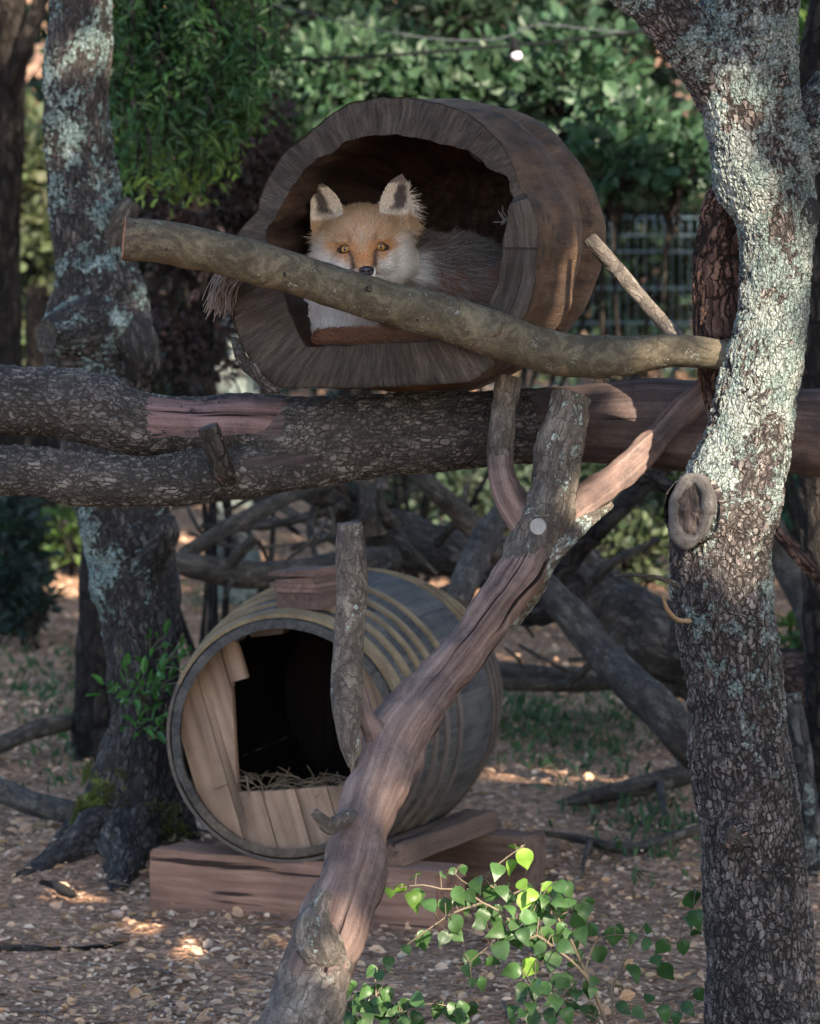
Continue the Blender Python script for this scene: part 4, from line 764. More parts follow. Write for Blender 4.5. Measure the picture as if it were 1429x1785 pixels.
br('branch', 'dark branch end below the bough, behind the knot scar', [(1060, 800, 9.5, 14), (1120, 830, 9.5, 16), (1170, 850, 9.5, 14), (1260, 880, 9.5, 14)], mats=('darkbark', 'end_grey'), seed=71)
# thin twigs of the brush pile
rng = np.random.RandomState(77); tw = [((325, 880), (345, 920), (370, 950), 4, 11.6), ((570, 905), (545, 940), (495, 980), 4, 11.2), ((575, 885), (582, 920), (560, 945), 3, 11.3), ((905, 1125), (950, 1150), (1010, 1180), 4, 11.9), ((880, 1130), (900, 1145), (912, 1165), 3, 11.9), ((680, 985), (650, 1000), (610, 1010), 4, 11.5), ((760, 1000), (720, 960), (700, 930), 4, 11.6), ((520, 930), (480, 905), (440, 915), 5, 12.2), ((330, 930), (420, 955), (500, 950), 4, 12.5), ((400, 900), (450, 945), (470, 985), 5, 12.3), ((560, 930), (610, 955), (660, 950), 8, 12.2), ((470, 870), (530, 905), (600, 925), 8, 12.5), ((690, 880), (720, 850), (760, 835), 4, 12.3), ((300, 885), (420, 865), (540, 855), 5, 12.6), ((860, 1040), (900, 1070), (930, 1110), 5, 11.7)]
TWL = ['bent twig hanging just below the bough beside the lichen-spotted oak', 'slender twig leaning on the pale cut limb, beside the upright snag', 'short twig curving down from the fork of the fallen tree', 'dark twig slanting down onto the upper level pole', 'tiny dark twig just behind the barrel edge, above the level poles', 'low twig between the barrel top and the upright snag', 'twig rising off the fallen tree to the side of the upright snag', 'twig crossing above the short stub of the pale cut limb', 'long thin twig lying level above the pale cut limb', 'twig slanting down behind the slanting grey branch', 'thicker level stick crossing behind the upright snag', 'thicker stick slanting below the bough towards the upright snag', 'twig standing off the slanting branch under the bough', 'long level twig close under the bough', 'twig dropping from the broken dark butt to the litter']
for k, (a, b, c, r, D) in enumerate(tw):
    o = tube('twig', [P(*a, D), P(*b, D-.05), P(*c, D+.05)], [r*.8*D/FPX, r*D/FPX, r*.4*D/FPX], M['dead'], None, None, seg=8, step=.03, lump=.1, seed=k); tag(o, TWL[k], 'twig', 'twigs in the brush pile')

# ------------------------------------------------------------------ sapling with round leaves
def sapling():
    L_main = [(345, 185, 28), (250, 240, 24), (290, 232, 26), (338, 265, 34), (395, 285, 34), (352, 255, 30), (448, 180, 24), (480, 165, 16), (520, 158, 18), (500, 250, 32), (565, 205, 36), (645, 155, 34), (708, 78, 26), (745, 115, 36), (695, 150, 30), (620, 245, 36), (662, 235, 30), (735, 212, 26), (872, 218, 30), (828, 240, 40), (745, 272, 34), (772, 250, 28), (865, 270, 30), (452, 290, 30), (545, 255, 28), (490, 368, 28), (372, 415, 38), (312, 448, 22), (246, 495, 26), (590, 330, 30), (582, 358, 26), (655, 380, 36), (657, 450, 38), (553, 485, 36), (530, 520, 24), (630, 500, 32), (585, 575, 24), (550, 570, 16), (700, 530, 34), (762, 515, 38), (750, 340, 32), (765, 370, 26), (822, 402, 38), (806, 320, 32), (872, 312, 34), (945, 345, 40), (976, 285, 30), (888, 440, 32), (846, 492, 36), (950, 392, 34), (990, 380, 28), (1020, 470, 36), (1070, 400, 38), (1140, 405, 22), (870, 565, 34), (740, 602, 30), (765, 655, 28), (850, 640, 30), (900, 560, 28), (990, 685, 34), (1105, 665, 30), (930, 590, 26), (975, 610, 26), (840, 692, 32), (900, 690, 30), (1160, 680, 26), (700, 715, 26), (720, 430, 26), (690, 300, 28), (640, 310, 26), (800, 445, 26), (925, 440, 26), (705, 360, 24), (530, 300, 24), (920, 505, 24), (785, 575, 24), (640, 345, 24), (835, 345, 26), (905, 390, 26), (780, 300, 26)]
    L_right = [(1190, 430, 22), (1250, 440, 32), (1325, 440, 28), (1145, 530, 34), (1262, 530, 36), (1225, 488, 26), (1195, 376, 22), (1355, 270, 38), (1372, 330, 34), (1375, 395, 24), (1345, 342, 30), (1370, 255, 24), (1255, 680, 28), (1340, 665, 28), (1200, 627, 24), (1385, 615, 26), (1300, 700, 24)]
    L_low = [(70, 620, 30), (110, 592, 30), (142, 640, 32), (120, 660, 26), (165, 600, 28), (205, 600, 28), (240, 615, 30), (215, 680, 34), (252, 692, 28), (305, 655, 28), (350, 635, 32), (345, 700, 28), (430, 665, 30), (480, 665, 24), (515, 668, 30), (550, 690, 28), (185, 530, 24), (212, 545, 24), (60, 690, 30), (100, 702, 28), (240, 718, 28), (165, 660, 24), (75, 590, 20), (130, 720, 26), (300, 690, 22)]
    meshes = []
    for v_ in range(4):
        rr = np.random.RandomState(40+v_); nv = 7; W = [(0, 0)]; vs, fs = [], []
        prof = [0, .27, .42, .45, .36, .18, 0]; ts = [0, .10, .26, .46, .70, .92, 1.16]
        for p, t in zip(prof, ts):
            bend = -.22*t*t*(.5+.4*v_)+.05*math.sin(t*6+v_*1.7)
            for sx in (-1, -.5, 0, .5, 1): vs.append((p*sx*(1+.05*rr.normal()), t, bend+abs(sx)*p*(.22+.08*v_)-.05*abs(sx)**2))
        for k in range(nv-1):
            for j in range(4): a = k*5+j; fs.append((a, a+1, a+6, a+5))
        me = bpy.data.meshes.new('sapling_leaf'); me.from_pydata(vs, [], fs); me.polygons.foreach_set('use_smooth', [True]*len(fs)); at = me.attributes.new('col', 'FLOAT_COLOR', 'POINT'); at.data.foreach_set('color', [1.0]*4*len(vs)); me.materials.append(M['sapleaf']); meshes.append(me)
    stem_m = wood('green_twig', (.05, .04, .028), (.10, .08, .055), (.15, .12, .085)); rng = np.random.RandomState(6)
    def c2(x, y, D): return P(560+x/2.1014, 1440+y/2.1014, D)
    def build(label, stems, leaves, base, seed):
        root = thing('sapling', label, 'sapling', base); pts = []
        for path, r in stems:
            p, rr = resample([c2(*q) for q in path], np.linspace(r, r*.35, len(path)), .01); pts.append(p)
            tube('stem', [c2(*q) for q in path], np.linspace(r, r*.35, len(path)), stem_m, root, seg=8, step=.012, lump=.06, lf=30, seed=seed)
        pts = np.vstack(pts); pp, pr = [], []
        for (x, y, r) in leaves:
            D0 = float(np.median(pts[:, 1])); cand = np.linalg.norm((pts-c2(x, y, D0))*np.array([1, .1, 1]), axis=1); near = pts[cand.argmin()]; D = near[1]+rng.normal()*.035
            c = c2(x, y, D); L = r*2.0/2.1014*D/FPX*1.02; away = nrm((c-near)*np.array([1, .5, 1])+1e-6); dv = nrm(away*.7+np.array([rng.normal()*.35, -.25+rng.normal()*.35, -.75])); tilt = nrm(np.array([rng.normal()*.4, -1.1+.3*rng.normal(), .45+.35*rng.normal()]))
            nz = nrm(tilt-dv*np.dot(tilt, dv)); xw = np.cross(dv, nz); base_ = c-dv*L*.5
            o = bpy.data.objects.new('leaf', meshes[rng.randint(4)]); COL.objects.link(o); o.parent = root
            o.matrix_local = Matrix(((xw[0]*L*1.05, dv[0]*L, nz[0]*L, base_[0]-base[0]), (xw[1]*L, dv[1]*L, nz[1]*L, base_[1]-base[1]), (xw[2]*L, dv[2]*L, nz[2]*L, base_[2]-base[2]), (0, 0, 0, 1)))
            g = rng.uniform(.75, 1.2); br_ = (x, y) in YEL_LIT; o.color = ((.15*g, .26*g, .045*g, 1) if br_ else (.046*g, .098*g, .034*g, 1))
            pp.append([near, (near+base_)/2+np.array([0, 0, .004]), base_]); pr.append([.0011, .0009, .0008])
        V, F = bez_tubes(pp, pr, 5, .02); mk('leaf_stalks', V, F, stem_m, root, tc=V)['kind'] = 'stuff'
    YEL_LIT = {(708, 78), (745, 115), (735, 212), (828, 240), (745, 272), (772, 250), (338, 265), (250, 240), (762, 515), (290, 232), (695, 150)}  # yellow leaves, plus sunlit ones with the light put into their colour
    cx = rng.normal(size=(46, 2))*np.array([125, 75])+np.array([760, 340]); L_main += [(x, y, rng.uniform(20, 32)) for x, y in cx]+[(rng.uniform(700, 1020), rng.uniform(560, 725), rng.uniform(20, 32)) for _ in range(24)]
    d = 6.74; b = c2(1075, 1060, d)
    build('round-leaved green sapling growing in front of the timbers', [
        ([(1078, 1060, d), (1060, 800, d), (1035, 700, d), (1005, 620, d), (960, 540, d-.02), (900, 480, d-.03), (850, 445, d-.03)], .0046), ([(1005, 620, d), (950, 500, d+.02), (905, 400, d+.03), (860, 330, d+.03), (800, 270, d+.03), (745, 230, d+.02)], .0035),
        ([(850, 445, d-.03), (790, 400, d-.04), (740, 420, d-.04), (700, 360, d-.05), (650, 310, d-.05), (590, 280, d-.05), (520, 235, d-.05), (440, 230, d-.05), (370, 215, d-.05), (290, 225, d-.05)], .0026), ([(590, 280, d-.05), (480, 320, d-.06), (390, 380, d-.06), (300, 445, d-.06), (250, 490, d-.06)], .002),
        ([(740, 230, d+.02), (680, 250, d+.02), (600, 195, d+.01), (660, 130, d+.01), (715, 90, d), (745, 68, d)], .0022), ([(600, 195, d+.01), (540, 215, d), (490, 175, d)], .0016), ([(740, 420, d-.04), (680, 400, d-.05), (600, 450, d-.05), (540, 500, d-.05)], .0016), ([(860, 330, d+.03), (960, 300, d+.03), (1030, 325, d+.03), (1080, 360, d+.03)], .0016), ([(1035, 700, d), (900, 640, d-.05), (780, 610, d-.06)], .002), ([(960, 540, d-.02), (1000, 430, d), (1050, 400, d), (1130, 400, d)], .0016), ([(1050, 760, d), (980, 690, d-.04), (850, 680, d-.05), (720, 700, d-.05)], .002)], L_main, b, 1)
    b2 = c2(1075, 1060, 7.0)+np.array([.03, 0, 0])
    build('sparse sapling with drooping leaves and a pale arching stem beside the lichen-crusted oak', [([(1110, 1050, 7.0), (1065, 640, 7.0), (1085, 550, 7.0), (1130, 450, 7.0), (1190, 345, 7.0), (1260, 275, 7.0), (1325, 238, 7.0), (1372, 236, 7.0)], .003), ([(1190, 345, 7.0), (1240, 420, 6.98), (1310, 430, 6.97)], .0013), ([(1085, 550, 7.0), (1160, 500, 6.98), (1250, 500, 6.97)], .0013), ([(1065, 640, 7.0), (1180, 650, 6.97), (1330, 655, 6.95)], .0015)], L_right, b2, 2)
    L_low += [(rng.uniform(50, 300), rng.uniform(590, 725), rng.uniform(18, 28)) for _ in range(26)]+[(rng.uniform(300, 560), rng.uniform(655, 725), rng.uniform(18, 28)) for _ in range(12)]; b3 = c2(160, 1080, 6.95)
    build('low leafy sprout at the foot of the forked limb', [([(165, 1080, 6.95), (190, 800, 6.95), (180, 700, 6.95), (200, 620, 6.95), (195, 540, 6.95)], .003), ([(190, 760, 6.95), (110, 680, 6.93), (70, 610, 6.92)], .002), ([(190, 800, 6.95), (290, 690, 6.93), (400, 650, 6.92), (540, 680, 6.92)], .002)], L_low, b3, 3)
sapling()
# ------------------------------------------------------------------ wire fence
def fence():
    Df = 24.0; root = thing('wire_fence', 'dark green welded wire fence crossing the wood behind everything', 'fence', (0, Df, 0))
    s = plain('fence_wire', (.13, .20, .24), .35, .5); g0 = .0
    for k, x0 in enumerate((-5.0, -2.5, 0.0, 2.5)):
        paths, rads = [], []; dy = .05*math.sin(k*2.1)
        for x in np.arange(x0+.03, x0+2.5, .05): paths.append([np.array([x, Df+dy, .0]), np.array([x, Df+dy, .7]), np.array([x, Df+dy, 1.46])]); rads.append([.0013]*3)
        for z in (.08, .28, .48, .58, .66, .84, 1.04, 1.24, 1.33, 1.43): paths.append([np.array([x0, Df+dy-.004, z]), np.array([x0+1.25, Df+dy-.02, z+.006*math.sin(k+z*9)]), np.array([x0+2.5, Df+dy-.004, z])]); rads.append([.0036]*3)
        for z in (.62, 1.38):
            for x in np.arange(x0+.03, x0+2.5, .05): paths.append([np.array([x, Df+dy, z-.04]), np.array([x, Df+dy-.05, z]), np.array([x, Df+dy, z+.04])]); rads.append([.003]*3)
        V, F = bez_tubes(paths, rads, 4, 1.0); o = mk('wire_panel', V, F, s, root); o['kind'] = 'stuff'
    for x in (-5, -2.5, 0, 2.5, 5): tube('post', [np.array([x, Df+.05, -.1]), np.array([x, Df+.05, .8]), np.array([x, Df+.05, 1.55])], [.025]*3, s, root, seg=10, step=.3, lump=0)
fence()

# ------------------------------------------------------------------ background trees (trunk, crown above the frame)
def bgtree(name, label, pts, mats, crown=None, seed=0, lic=0, moss=0, seg=40, step=.03, lump=.16, col=(.05, .10, .03), n=260, lsize=.09, extra=()):
    path = [P(*q[:3]) for q in pts]; path[-1][2] = gh(path[-1][:1], path[-1][1:2])[0]-.05
    root = thing(name, label, 'tree', path[-1]+np.array([0, 0, .05])); f = lambda V, a, t: np.stack([0*a, moss+0*a, lic+0*a], -1)
    rad = [q[3]*q[2]/FPX for q in pts]; tube('trunk', path, rad, M[mats], root, f, seg=seg, step=step, lump=lump, lf=4, seed=seed, cap=(0, 0))
    for k, e in enumerate(extra): tube('limb', [P(*q[:3]) for q in e], [q[3]*q[2]/FPX for q in e], M[mats], root, f, seg=20, step=step, lump=lump, lf=5, seed=seed+k+1, cap=(0, 0))
    if crown:
        rng = np.random.RandomState(seed+100); c = path[0]+np.array(crown[:3]); C, O = ell_pts(n, c, crown[3:6], rng, .15); C[:, 2] = np.maximum(C[:, 2], 3.3+.3*rng.normal(size=len(C)))
        pos, o = clump_pts(C, 24, rng.uniform(.12, .32, n), rng); d = o+np.repeat(O, 24, axis=0)*.4+rng.normal(size=pos.shape)*.4; k = sunkeep(pos)
        cols = tint(col, n, .3, rng).repeat(24, axis=0)*rng.uniform(.75, 1.25, size=(len(pos), 1))
        leaf_obj('crown', pos[k], d[k], lsize*rng.uniform(.6, 1.2, k.sum()), cols[k], M['leaf'], root, .9, .5, rng)
        ps = [[path[0], (path[0]+C[q])/2+rng.normal(size=3)*.15, C[q]] for q in rng.permutation(n)[:22]]; V, F = bez_tubes(ps, [[.045, .028, .008]]*len(ps), 6, .15); mk('branches', V, F, M['darkbark'], root, tc=V, mask=np.zeros_like(V))
    return root
# sun flecks: leaves cut out of the crowns along the sun's line to these places (px, py, depth, radius in m)
GAPS = [(P(1352, 600, 6.75), .03), (P(1362, 660, 6.75), .05), (P(1350, 740, 6.76), .055), (P(1336, 830, 6.76), .055), (P(1326, 930, 6.76), .045), (P(1305, 980, 6.78), .03), (P(1355, 470, 6.78), .05), (P(1070, 835, 7.0), .045), (P(1015, 870, 7.0), .03), (P(1130, 780, 7.04), .03), (P(985, 540, 7.25), .07), (P(970, 570, 7.2), .05),
        (P(668, 1400, 6.66), .02), (P(640, 1560, 6.6), .02), (P(900, 1490, 6.74), .06), (P(945, 1550, 6.74), .06), (P(725, 1560, 6.7), .06), (P(880, 1690, 6.74), .05), (P(560, 1700, 6.5), .01),
        (P(345, 880, 18), .35), (P(990, 900, 17), .4), (P(815, 30, 18), .4), (P(60, 400, 20), .8), (P(1410, 270, 12), .25), (P(1400, 1100, 12.5), .12), (P(900, 860, 16), .4), (P(700, 1000, 14), .25), (P(1030, 1000, 13.5), .2), (P(1060, 1260, 11), .12), (P(150, 1000, 17), .3), (P(820, 200, 15), .3), (P(560, 120, 15), .3), (P(1100, 280, 14.5), .25), (P(980, 130, 15.5), .25)]
def sunkeep(p):
    k = np.ones(len(p), bool)
    for g, r in GAPS:
        d = p-g; t = d@SUN; q = np.linalg.norm(d-t[:, None]*SUN, axis=1); k &= ~((t > .6) & (q < r+.08))
    return k
bgtree('oak_tree', 'dark trunk at the photo edge with ivy leaves at its foot', [(20, -300, 14.9, 44), (14, 0, 14.9, 34), (10, 300, 14.9, 30), (4, 520, 14.9, 32), (2, 700, 14.9, 36), (6, 900, 14.9, 44), (14, 1030, 14.9, 46), (18, 1115, 14.9, 56)], 'darkbark', None, 201, moss=.1, extra=[[(14, 180, 14.9, 20), (40, 90, 14.8, 16), (70, 0, 14.8, 14), (100, -150, 14.8, 12)]])
bgtree('oak_tree', 'black double-stemmed trunk standing beyond the dark edge trunk', [(64, 500, 17.6, 20), (66, 700, 17.6, 20), (62, 820, 17.6, 24), (70, 920, 17.6, 34), (82, 985, 17.6, 46)], 'darkbark', None, 205, extra=[[(108, 960, 17.5, 24), (92, 880, 17.5, 15), (96, 780, 17.5, 12), (110, 500, 17.5, 12)]])
bgtree('oak_tree', 'pale lichen-covered trunk half hidden by the brown thicket beside the hollow log', [(385, -260, 16, 26), (398, 0, 16, 30), (408, 120, 16, 30), (412, 400, 16, 30), (410, 650, 16, 36), (405, 880, 16, 40), (405, 1060, 16, 50)], 'palebark', None, 209, lic=.05)
bgtree('oak_tree', 'sunlit slim trunk rising above the hollow log among the shrubs', [(835, -260, 18, 15), (818, 0, 18, 15), (806, 80, 18, 15), (800, 200, 18, 17), (800, 500, 18, 20), (800, 980, 18, 28)], 'palebark', None, 213)
bgtree('oak_tree', 'dark trunk rising behind the light green shrubs above the hollow log', [(600, -260, 19, 22), (618, 0, 19, 22), (624, 100, 19, 22), (620, 400, 19, 24), (620, 960, 19, 34)], 'darkbark', None, 217, extra=[[(624, 110, 19, 12), (650, 40, 19, 10), (668, -60, 19, 9)]])
bgtree('oak_tree', 'dark leaning trunk glimpsed behind the top of the lichen-crusted oak', [(1480, -200, 10, 40), (1440, 20, 10, 34), (1412, 110, 10, 30), (1400, 240, 10, 30), (1420, 600, 10, 40), (1440, 1000, 10, 40), (1450, 1480, 10, 50)], 'darkbark', None, 221)
for k, (x, y, r, lab) in enumerate([(-2.6, 27, .12, 'slim dark trunk in the far shade to the side of the dark edge trunk'), (1.3, 26.5, .10, 'dark trunk in the far shade behind the fence, nearest the festoon bulb'), (2.1, 28.5, .13, 'dark trunk in the far shade behind the fence, beside the lichen-crusted oak'), (-1.1, 28, .11, 'dark trunk in the far shade behind the pale trunk')]):
    b = np.array([x, y, gh(np.array([x]), np.array([y]))[0]]); root = thing('oak_tree', lab, 'tree', b); tube('trunk', [b-np.array([0, 0, .1]), b+np.array([.06, 0, 1.5]), b+np.array([-.05, 0, 3.2]), b+np.array([.1, 0, 6])], [r*1.2, r, r*.9, r*.7], M['darkbark'], root, seg=24, step=.08, lump=.12, lf=3, cap=(0, 0), seed=230+k)

# ------------------------------------------------------------------ shrubs
bush('shrub', 'light green leafy shrub spreading behind the top of the hollow log', 'shrub', [(560, 130, 15, 130, 70, .5, 80), (700, 170, 15, 160, 70, .5, 95), (850, 170, 15, 150, 75, .5, 80), (520, 230, 14.6, 60, 40, .3, 22), (640, 90, 15.4, 120, 50, .5, 34)], (0.0, 15.3), .062, (0.0344, 0.0677, 0.0356), per=13, crad=.10, seed=301, width=.95, flat=.35)
bush('shrub', 'light green shrub with drooping sprays between the hollow log and the lichen-crusted oak', 'shrub', [(1000, 150, 14.6, 90, 60, .4, 46), (1090, 215, 14.4, 80, 45, .4, 36), (1080, 290, 14.2, 90, 38, .3, 40), (1175, 275, 14.2, 70, 34, .3, 32), (1010, 90, 15, 120, 40, .4, 30)], (.75, 14.8), .060, (0.0305, 0.0656, 0.0346), per=14, crad=.10, seed=302, width=1.05, flat=.35)
bush('shrub', 'mid green shrub reaching up behind the light shrubs at the top of the picture', 'shrub', [(620, 20, 18, 260, 60, .7, 90), (900, 30, 18, 240, 70, .7, 90), (1050, 90, 19, 160, 110, .6, 60)], (.3, 18.5), .065, (0.0219, 0.0438, 0.0263), per=15, crad=.14, seed=303)
bush('shrub', 'brown dry-leaved thicket between the lichen-spotted oak and the hollow log', 'shrub', [(400, 230, 12.6, 80, 90, .4, 60), (360, 400, 12.6, 100, 110, .4, 70), (310, 560, 12.8, 80, 70, .3, 34), (440, 330, 12.8, 60, 120, .3, 40), (330, 640, 12.8, 60, 60, .3, 14)], (-.6, 12.8), .040, (0.0259, 0.0158, 0.0158), per=20, crad=.085, seed=304, leafmat_='dry', width=.8, flat=.3, var=.4)
bush('shrub', 'yellowish sunlit shrub seen past the lichen-spotted oak and the dark edge trunk', 'shrub', [(55, 300, 20, 45, 80, .4, 44), (60, 430, 20, 50, 90, .4, 44), (30, 560, 20, 60, 90, .4, 34)], (-1.8, 20), .075, (.085, .105, .055), per=18, crad=.12, seed=305)
bush('shrub', 'green undergrowth shrub behind the fallen trunk, below the bough', 'shrub', [(820, 850, 17, 90, 50, .5, 44), (930, 860, 17, 100, 50, .5, 44), (1060, 850, 17, 110, 60, .5, 56), (700, 850, 17.5, 100, 40, .5, 30)], (.5, 17.2), .055, (0.0443, 0.0656, 0.0430), per=16, crad=.11, seed=306)
bush('shrub', 'speckled green shrub between the dark crossing branch and the lichen-crusted oak', 'shrub', [(1090, 950, 13.6, 80, 70, .4, 50), (1140, 860, 14, 70, 50, .4, 36)], (.72, 13.8), .042, (0.0482, 0.0612, 0.0310), per=14, crad=.085, seed=307)
bush('shrub', 'bright green hedge-like shrub at the photo edge behind the bough', 'shrub', [(1410, 880, 19, 60, 90, .4, 70), (1440, 700, 19, 60, 100, .4, 40)], (1.85, 19.3), .045, (0.0219, 0.0800, 0.0497), per=26, crad=.10, seed=308)
bush('shrub', 'bright green leafy shrub peeping out beyond the upper limb of the lichen-crusted oak', 'shrub', [(1430, 250, 13, 34, 90, .3, 26), (1440, 60, 13, 40, 80, .3, 26)], (1.35, 13.2), .055, (0.0526, 0.0922, 0.0223), per=16, crad=.10, seed=309)
bush('ivy_plant', 'dark blue-green ivy climbing the dark edge trunk', 'ivy', [(20, 980, 14.5, 36, 70, .2, 40), (10, 900, 14.6, 30, 50, .2, 20), (50, 1060, 14.4, 34, 26, .2, 12)], (-1.42, 14.5), .05, (0.0151, 0.0288, 0.0223), per=14, crad=.09, seed=310, stem_r=.006)
bush('shrub', 'small fresh green weed beside the mossy brown log', 'weed', [(1395, 1105, 12.2, 20, 26, .15, 12)], (1.13, 12.2), .045, (0.0526, 0.0958, 0.0223), per=10, crad=.06, seed=311, stem_r=.004)
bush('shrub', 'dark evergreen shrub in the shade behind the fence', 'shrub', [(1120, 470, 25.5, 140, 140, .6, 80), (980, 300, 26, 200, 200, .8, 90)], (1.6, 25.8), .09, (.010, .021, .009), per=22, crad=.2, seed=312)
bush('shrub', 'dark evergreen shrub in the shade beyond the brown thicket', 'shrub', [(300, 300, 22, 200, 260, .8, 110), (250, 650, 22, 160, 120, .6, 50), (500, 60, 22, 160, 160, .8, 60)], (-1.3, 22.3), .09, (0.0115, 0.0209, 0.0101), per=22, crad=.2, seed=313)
bush('shrub', 'bright small weed at the foot of the black double-stemmed trunk', 'weed', [(125, 930, 17.2, 24, 30, .2, 14), (60, 985, 17, 30, 16, .2, 8)], (-1.4, 17.2), .06, (0.0439, 0.0770, 0.0180), per=9, crad=.09, seed=314, stem_r=.004)

# dark hanging evergreen spray: its tree stands beside the frame, trunk hidden behind the lichen-spotted oak
def yew():
    rng = np.random.RandomState(21); b = np.array([-.86, 11.6, 0]); root = thing('yew_tree', 'dark green needle-leaved tree hanging down behind the lichen-spotted oak', 'tree', b)
    tube('trunk', [b-np.array([0, 0, .1]), b+np.array([.03, 0, 1]), b+np.array([-.02, 0, 2.2]), b+np.array([.05, 0, 3.6])], [.075, .06, .055, .04], M['darkbark'], root, seg=24, step=.05, lump=.12, cap=(0, 0))
    C, Dd, cc, paths = [], [], [], []
    for k in range(210):
        px_, top = rng.uniform(175, 455), rng.uniform(-260, 190); low = np.interp(px_, [170, 230, 290, 340, 380, 420, 460], [300, 330, 345, 380, 240, 170, 60])
        L = min(rng.uniform(90, 220), max(low-top, 30)); D = 11.2+rng.normal()*.22; a = P(px_, top, D); lean = rng.normal()*.10+.14; e = a+np.array([L*lean*D/FPX, -.05, -L*D/FPX]); m = (a+e)/2+np.array([.02, -.03, .01]); paths.append([a, m, e])
        t = rng.uniform(0, 1, 58)[:, None]; q = a*(1-t)+e*t+rng.normal(size=(58, 3))*.026; C.append(q); sd = rng.normal(size=(58, 3))*np.array([1, .6, .5]); Dd.append(sd*.8+nrm(e-a)*.7)
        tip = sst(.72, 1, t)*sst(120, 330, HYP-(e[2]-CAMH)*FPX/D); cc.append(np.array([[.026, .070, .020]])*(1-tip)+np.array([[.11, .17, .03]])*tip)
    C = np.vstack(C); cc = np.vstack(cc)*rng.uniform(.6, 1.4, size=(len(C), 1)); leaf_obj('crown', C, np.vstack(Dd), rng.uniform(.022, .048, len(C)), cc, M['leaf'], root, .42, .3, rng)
    V, F = bez_tubes(paths+[[b+np.array([.03, 0, 2.3+.1*k]), (b+p[0])/2+np.array([0, 0, 1.5]), p[0]] for k, p in enumerate(paths[:14])], [[.005, .004, .002]]*(len(paths)+14), 5, .06); mk('twigs', V, F, M['darkbark'], root, tc=V, mask=np.zeros_like(V))
yew()

# ------------------------------------------------------------------ grass and weeds on the floor, far wood
def under():
    rng = np.random.RandomState(15); C = []
    for (px, py, n, sx, sy) in ((950, 1285, 260, 60, 22), (1060, 1250, 320, 90, 30), (900, 1260, 160, 40, 26), (1010, 1330, 120, 60, 16), (110, 1210, 220, 70, 40), (140, 1270, 160, 50, 26), (60, 1180, 120, 50, 30), (1170, 1420, 120, 40, 40), (640, 1010, 60, 60, 20), (350, 1040, 120, 60, 26), (1130, 1480, 90, 50, 40), (120, 1350, 60, 40, 20), (1060, 1410, 80, 60, 20)):
        q = np.stack([px+rng.normal(size=n)*sx, py+rng.normal(size=n)*sy], -1); D = FPX*CAMH/(q[:, 1]-HYP); C.append(np.stack([(q[:, 0]-CXP)*D/FPX, D, gh((q[:, 0]-CXP)*D/FPX, D)+.004], -1))
    C = np.vstack(C); d = rng.normal(size=C.shape)*.6+np.array([0, 0, 1.0]); n = len(C)
    tag(leaf_obj('ground_weeds', C, d, rng.uniform(.014, .05, n), tint((.045, .080, .035), n, .45, rng), M['leaf'], None, .42, .2, rng), 'thin green grass and weeds coming through the litter', 'weeds', kind='stuff')
    # far wood: one leafy mass
    n = 2600; x = rng.uniform(-11, 11, n); y = rng.uniform(27, 36, n); z = gh(x, y)+rng.uniform(0, 1, n)**1.2*6.5; C0 = np.stack([x, y, z], -1); pos, o = clump_pts(C0, 22, rng.uniform(.25, .5, n), rng)
    cols = tint((.020, .038, .018), n, .45, rng).repeat(22, axis=0)
    tag(leaf_obj('far_woodland', pos, o+rng.normal(size=pos.shape)*.5, rng.uniform(.09, .17, len(pos)), cols, M['leaf'], None, .85, .4, rng), 'dense dark wood closing the view behind the fence', 'woodland', kind='stuff')
under()

# ------------------------------------------------------------------ festoon cable with a bulb
def festoon():
    D = 14.0; root = thing('light_string', 'dark festoon cable with one round white bulb strung across the wood', 'light string', P(895, 90, D)); dk = plain('cable_black', (.008, .009, .010), .95, .05)
    tube('cable', PP([(200, 92, D), (440, 104, D), (560, 103, D), (700, 95, D), (830, 84, D), (893, 79, D), (960, 74, D), (1060, 62, D), (1200, 44, D), (1340, 18, D)]), [.0058]*10, dk, root, seg=8, step=.06, lump=0)
    tube('wire', PP([(380, -20, D), (560, 30, D), (740, 66, D), (850, 70, D), (893, 60, D), (940, 42, D), (1030, 52, D), (1120, 57, D), (1220, 48, D), (1340, 26, D)]), [.0026]*10, plain('wire_grey', (.05, .055, .062), .9, .1), root, seg=6, step=.06, lump=0)
    sk = tube('socket', PP([(896, 66, D), (897, 76, D), (898, 84, D), (899, 92, D)]), [.009, .013, .014, .013], dk, root, seg=16, step=.008, lump=0)
    tube('bulb', PP([(899, 90, D), (899.5, 93, D), (900, 98, D), (900, 103, D), (900, 106.5, D)]), [.010, .0155, .0185, .014, .003], plain('bulb_white', (.62, .58, .66), .25, .5, var=.04), root, seg=24, step=.003, lump=0)
festoon()

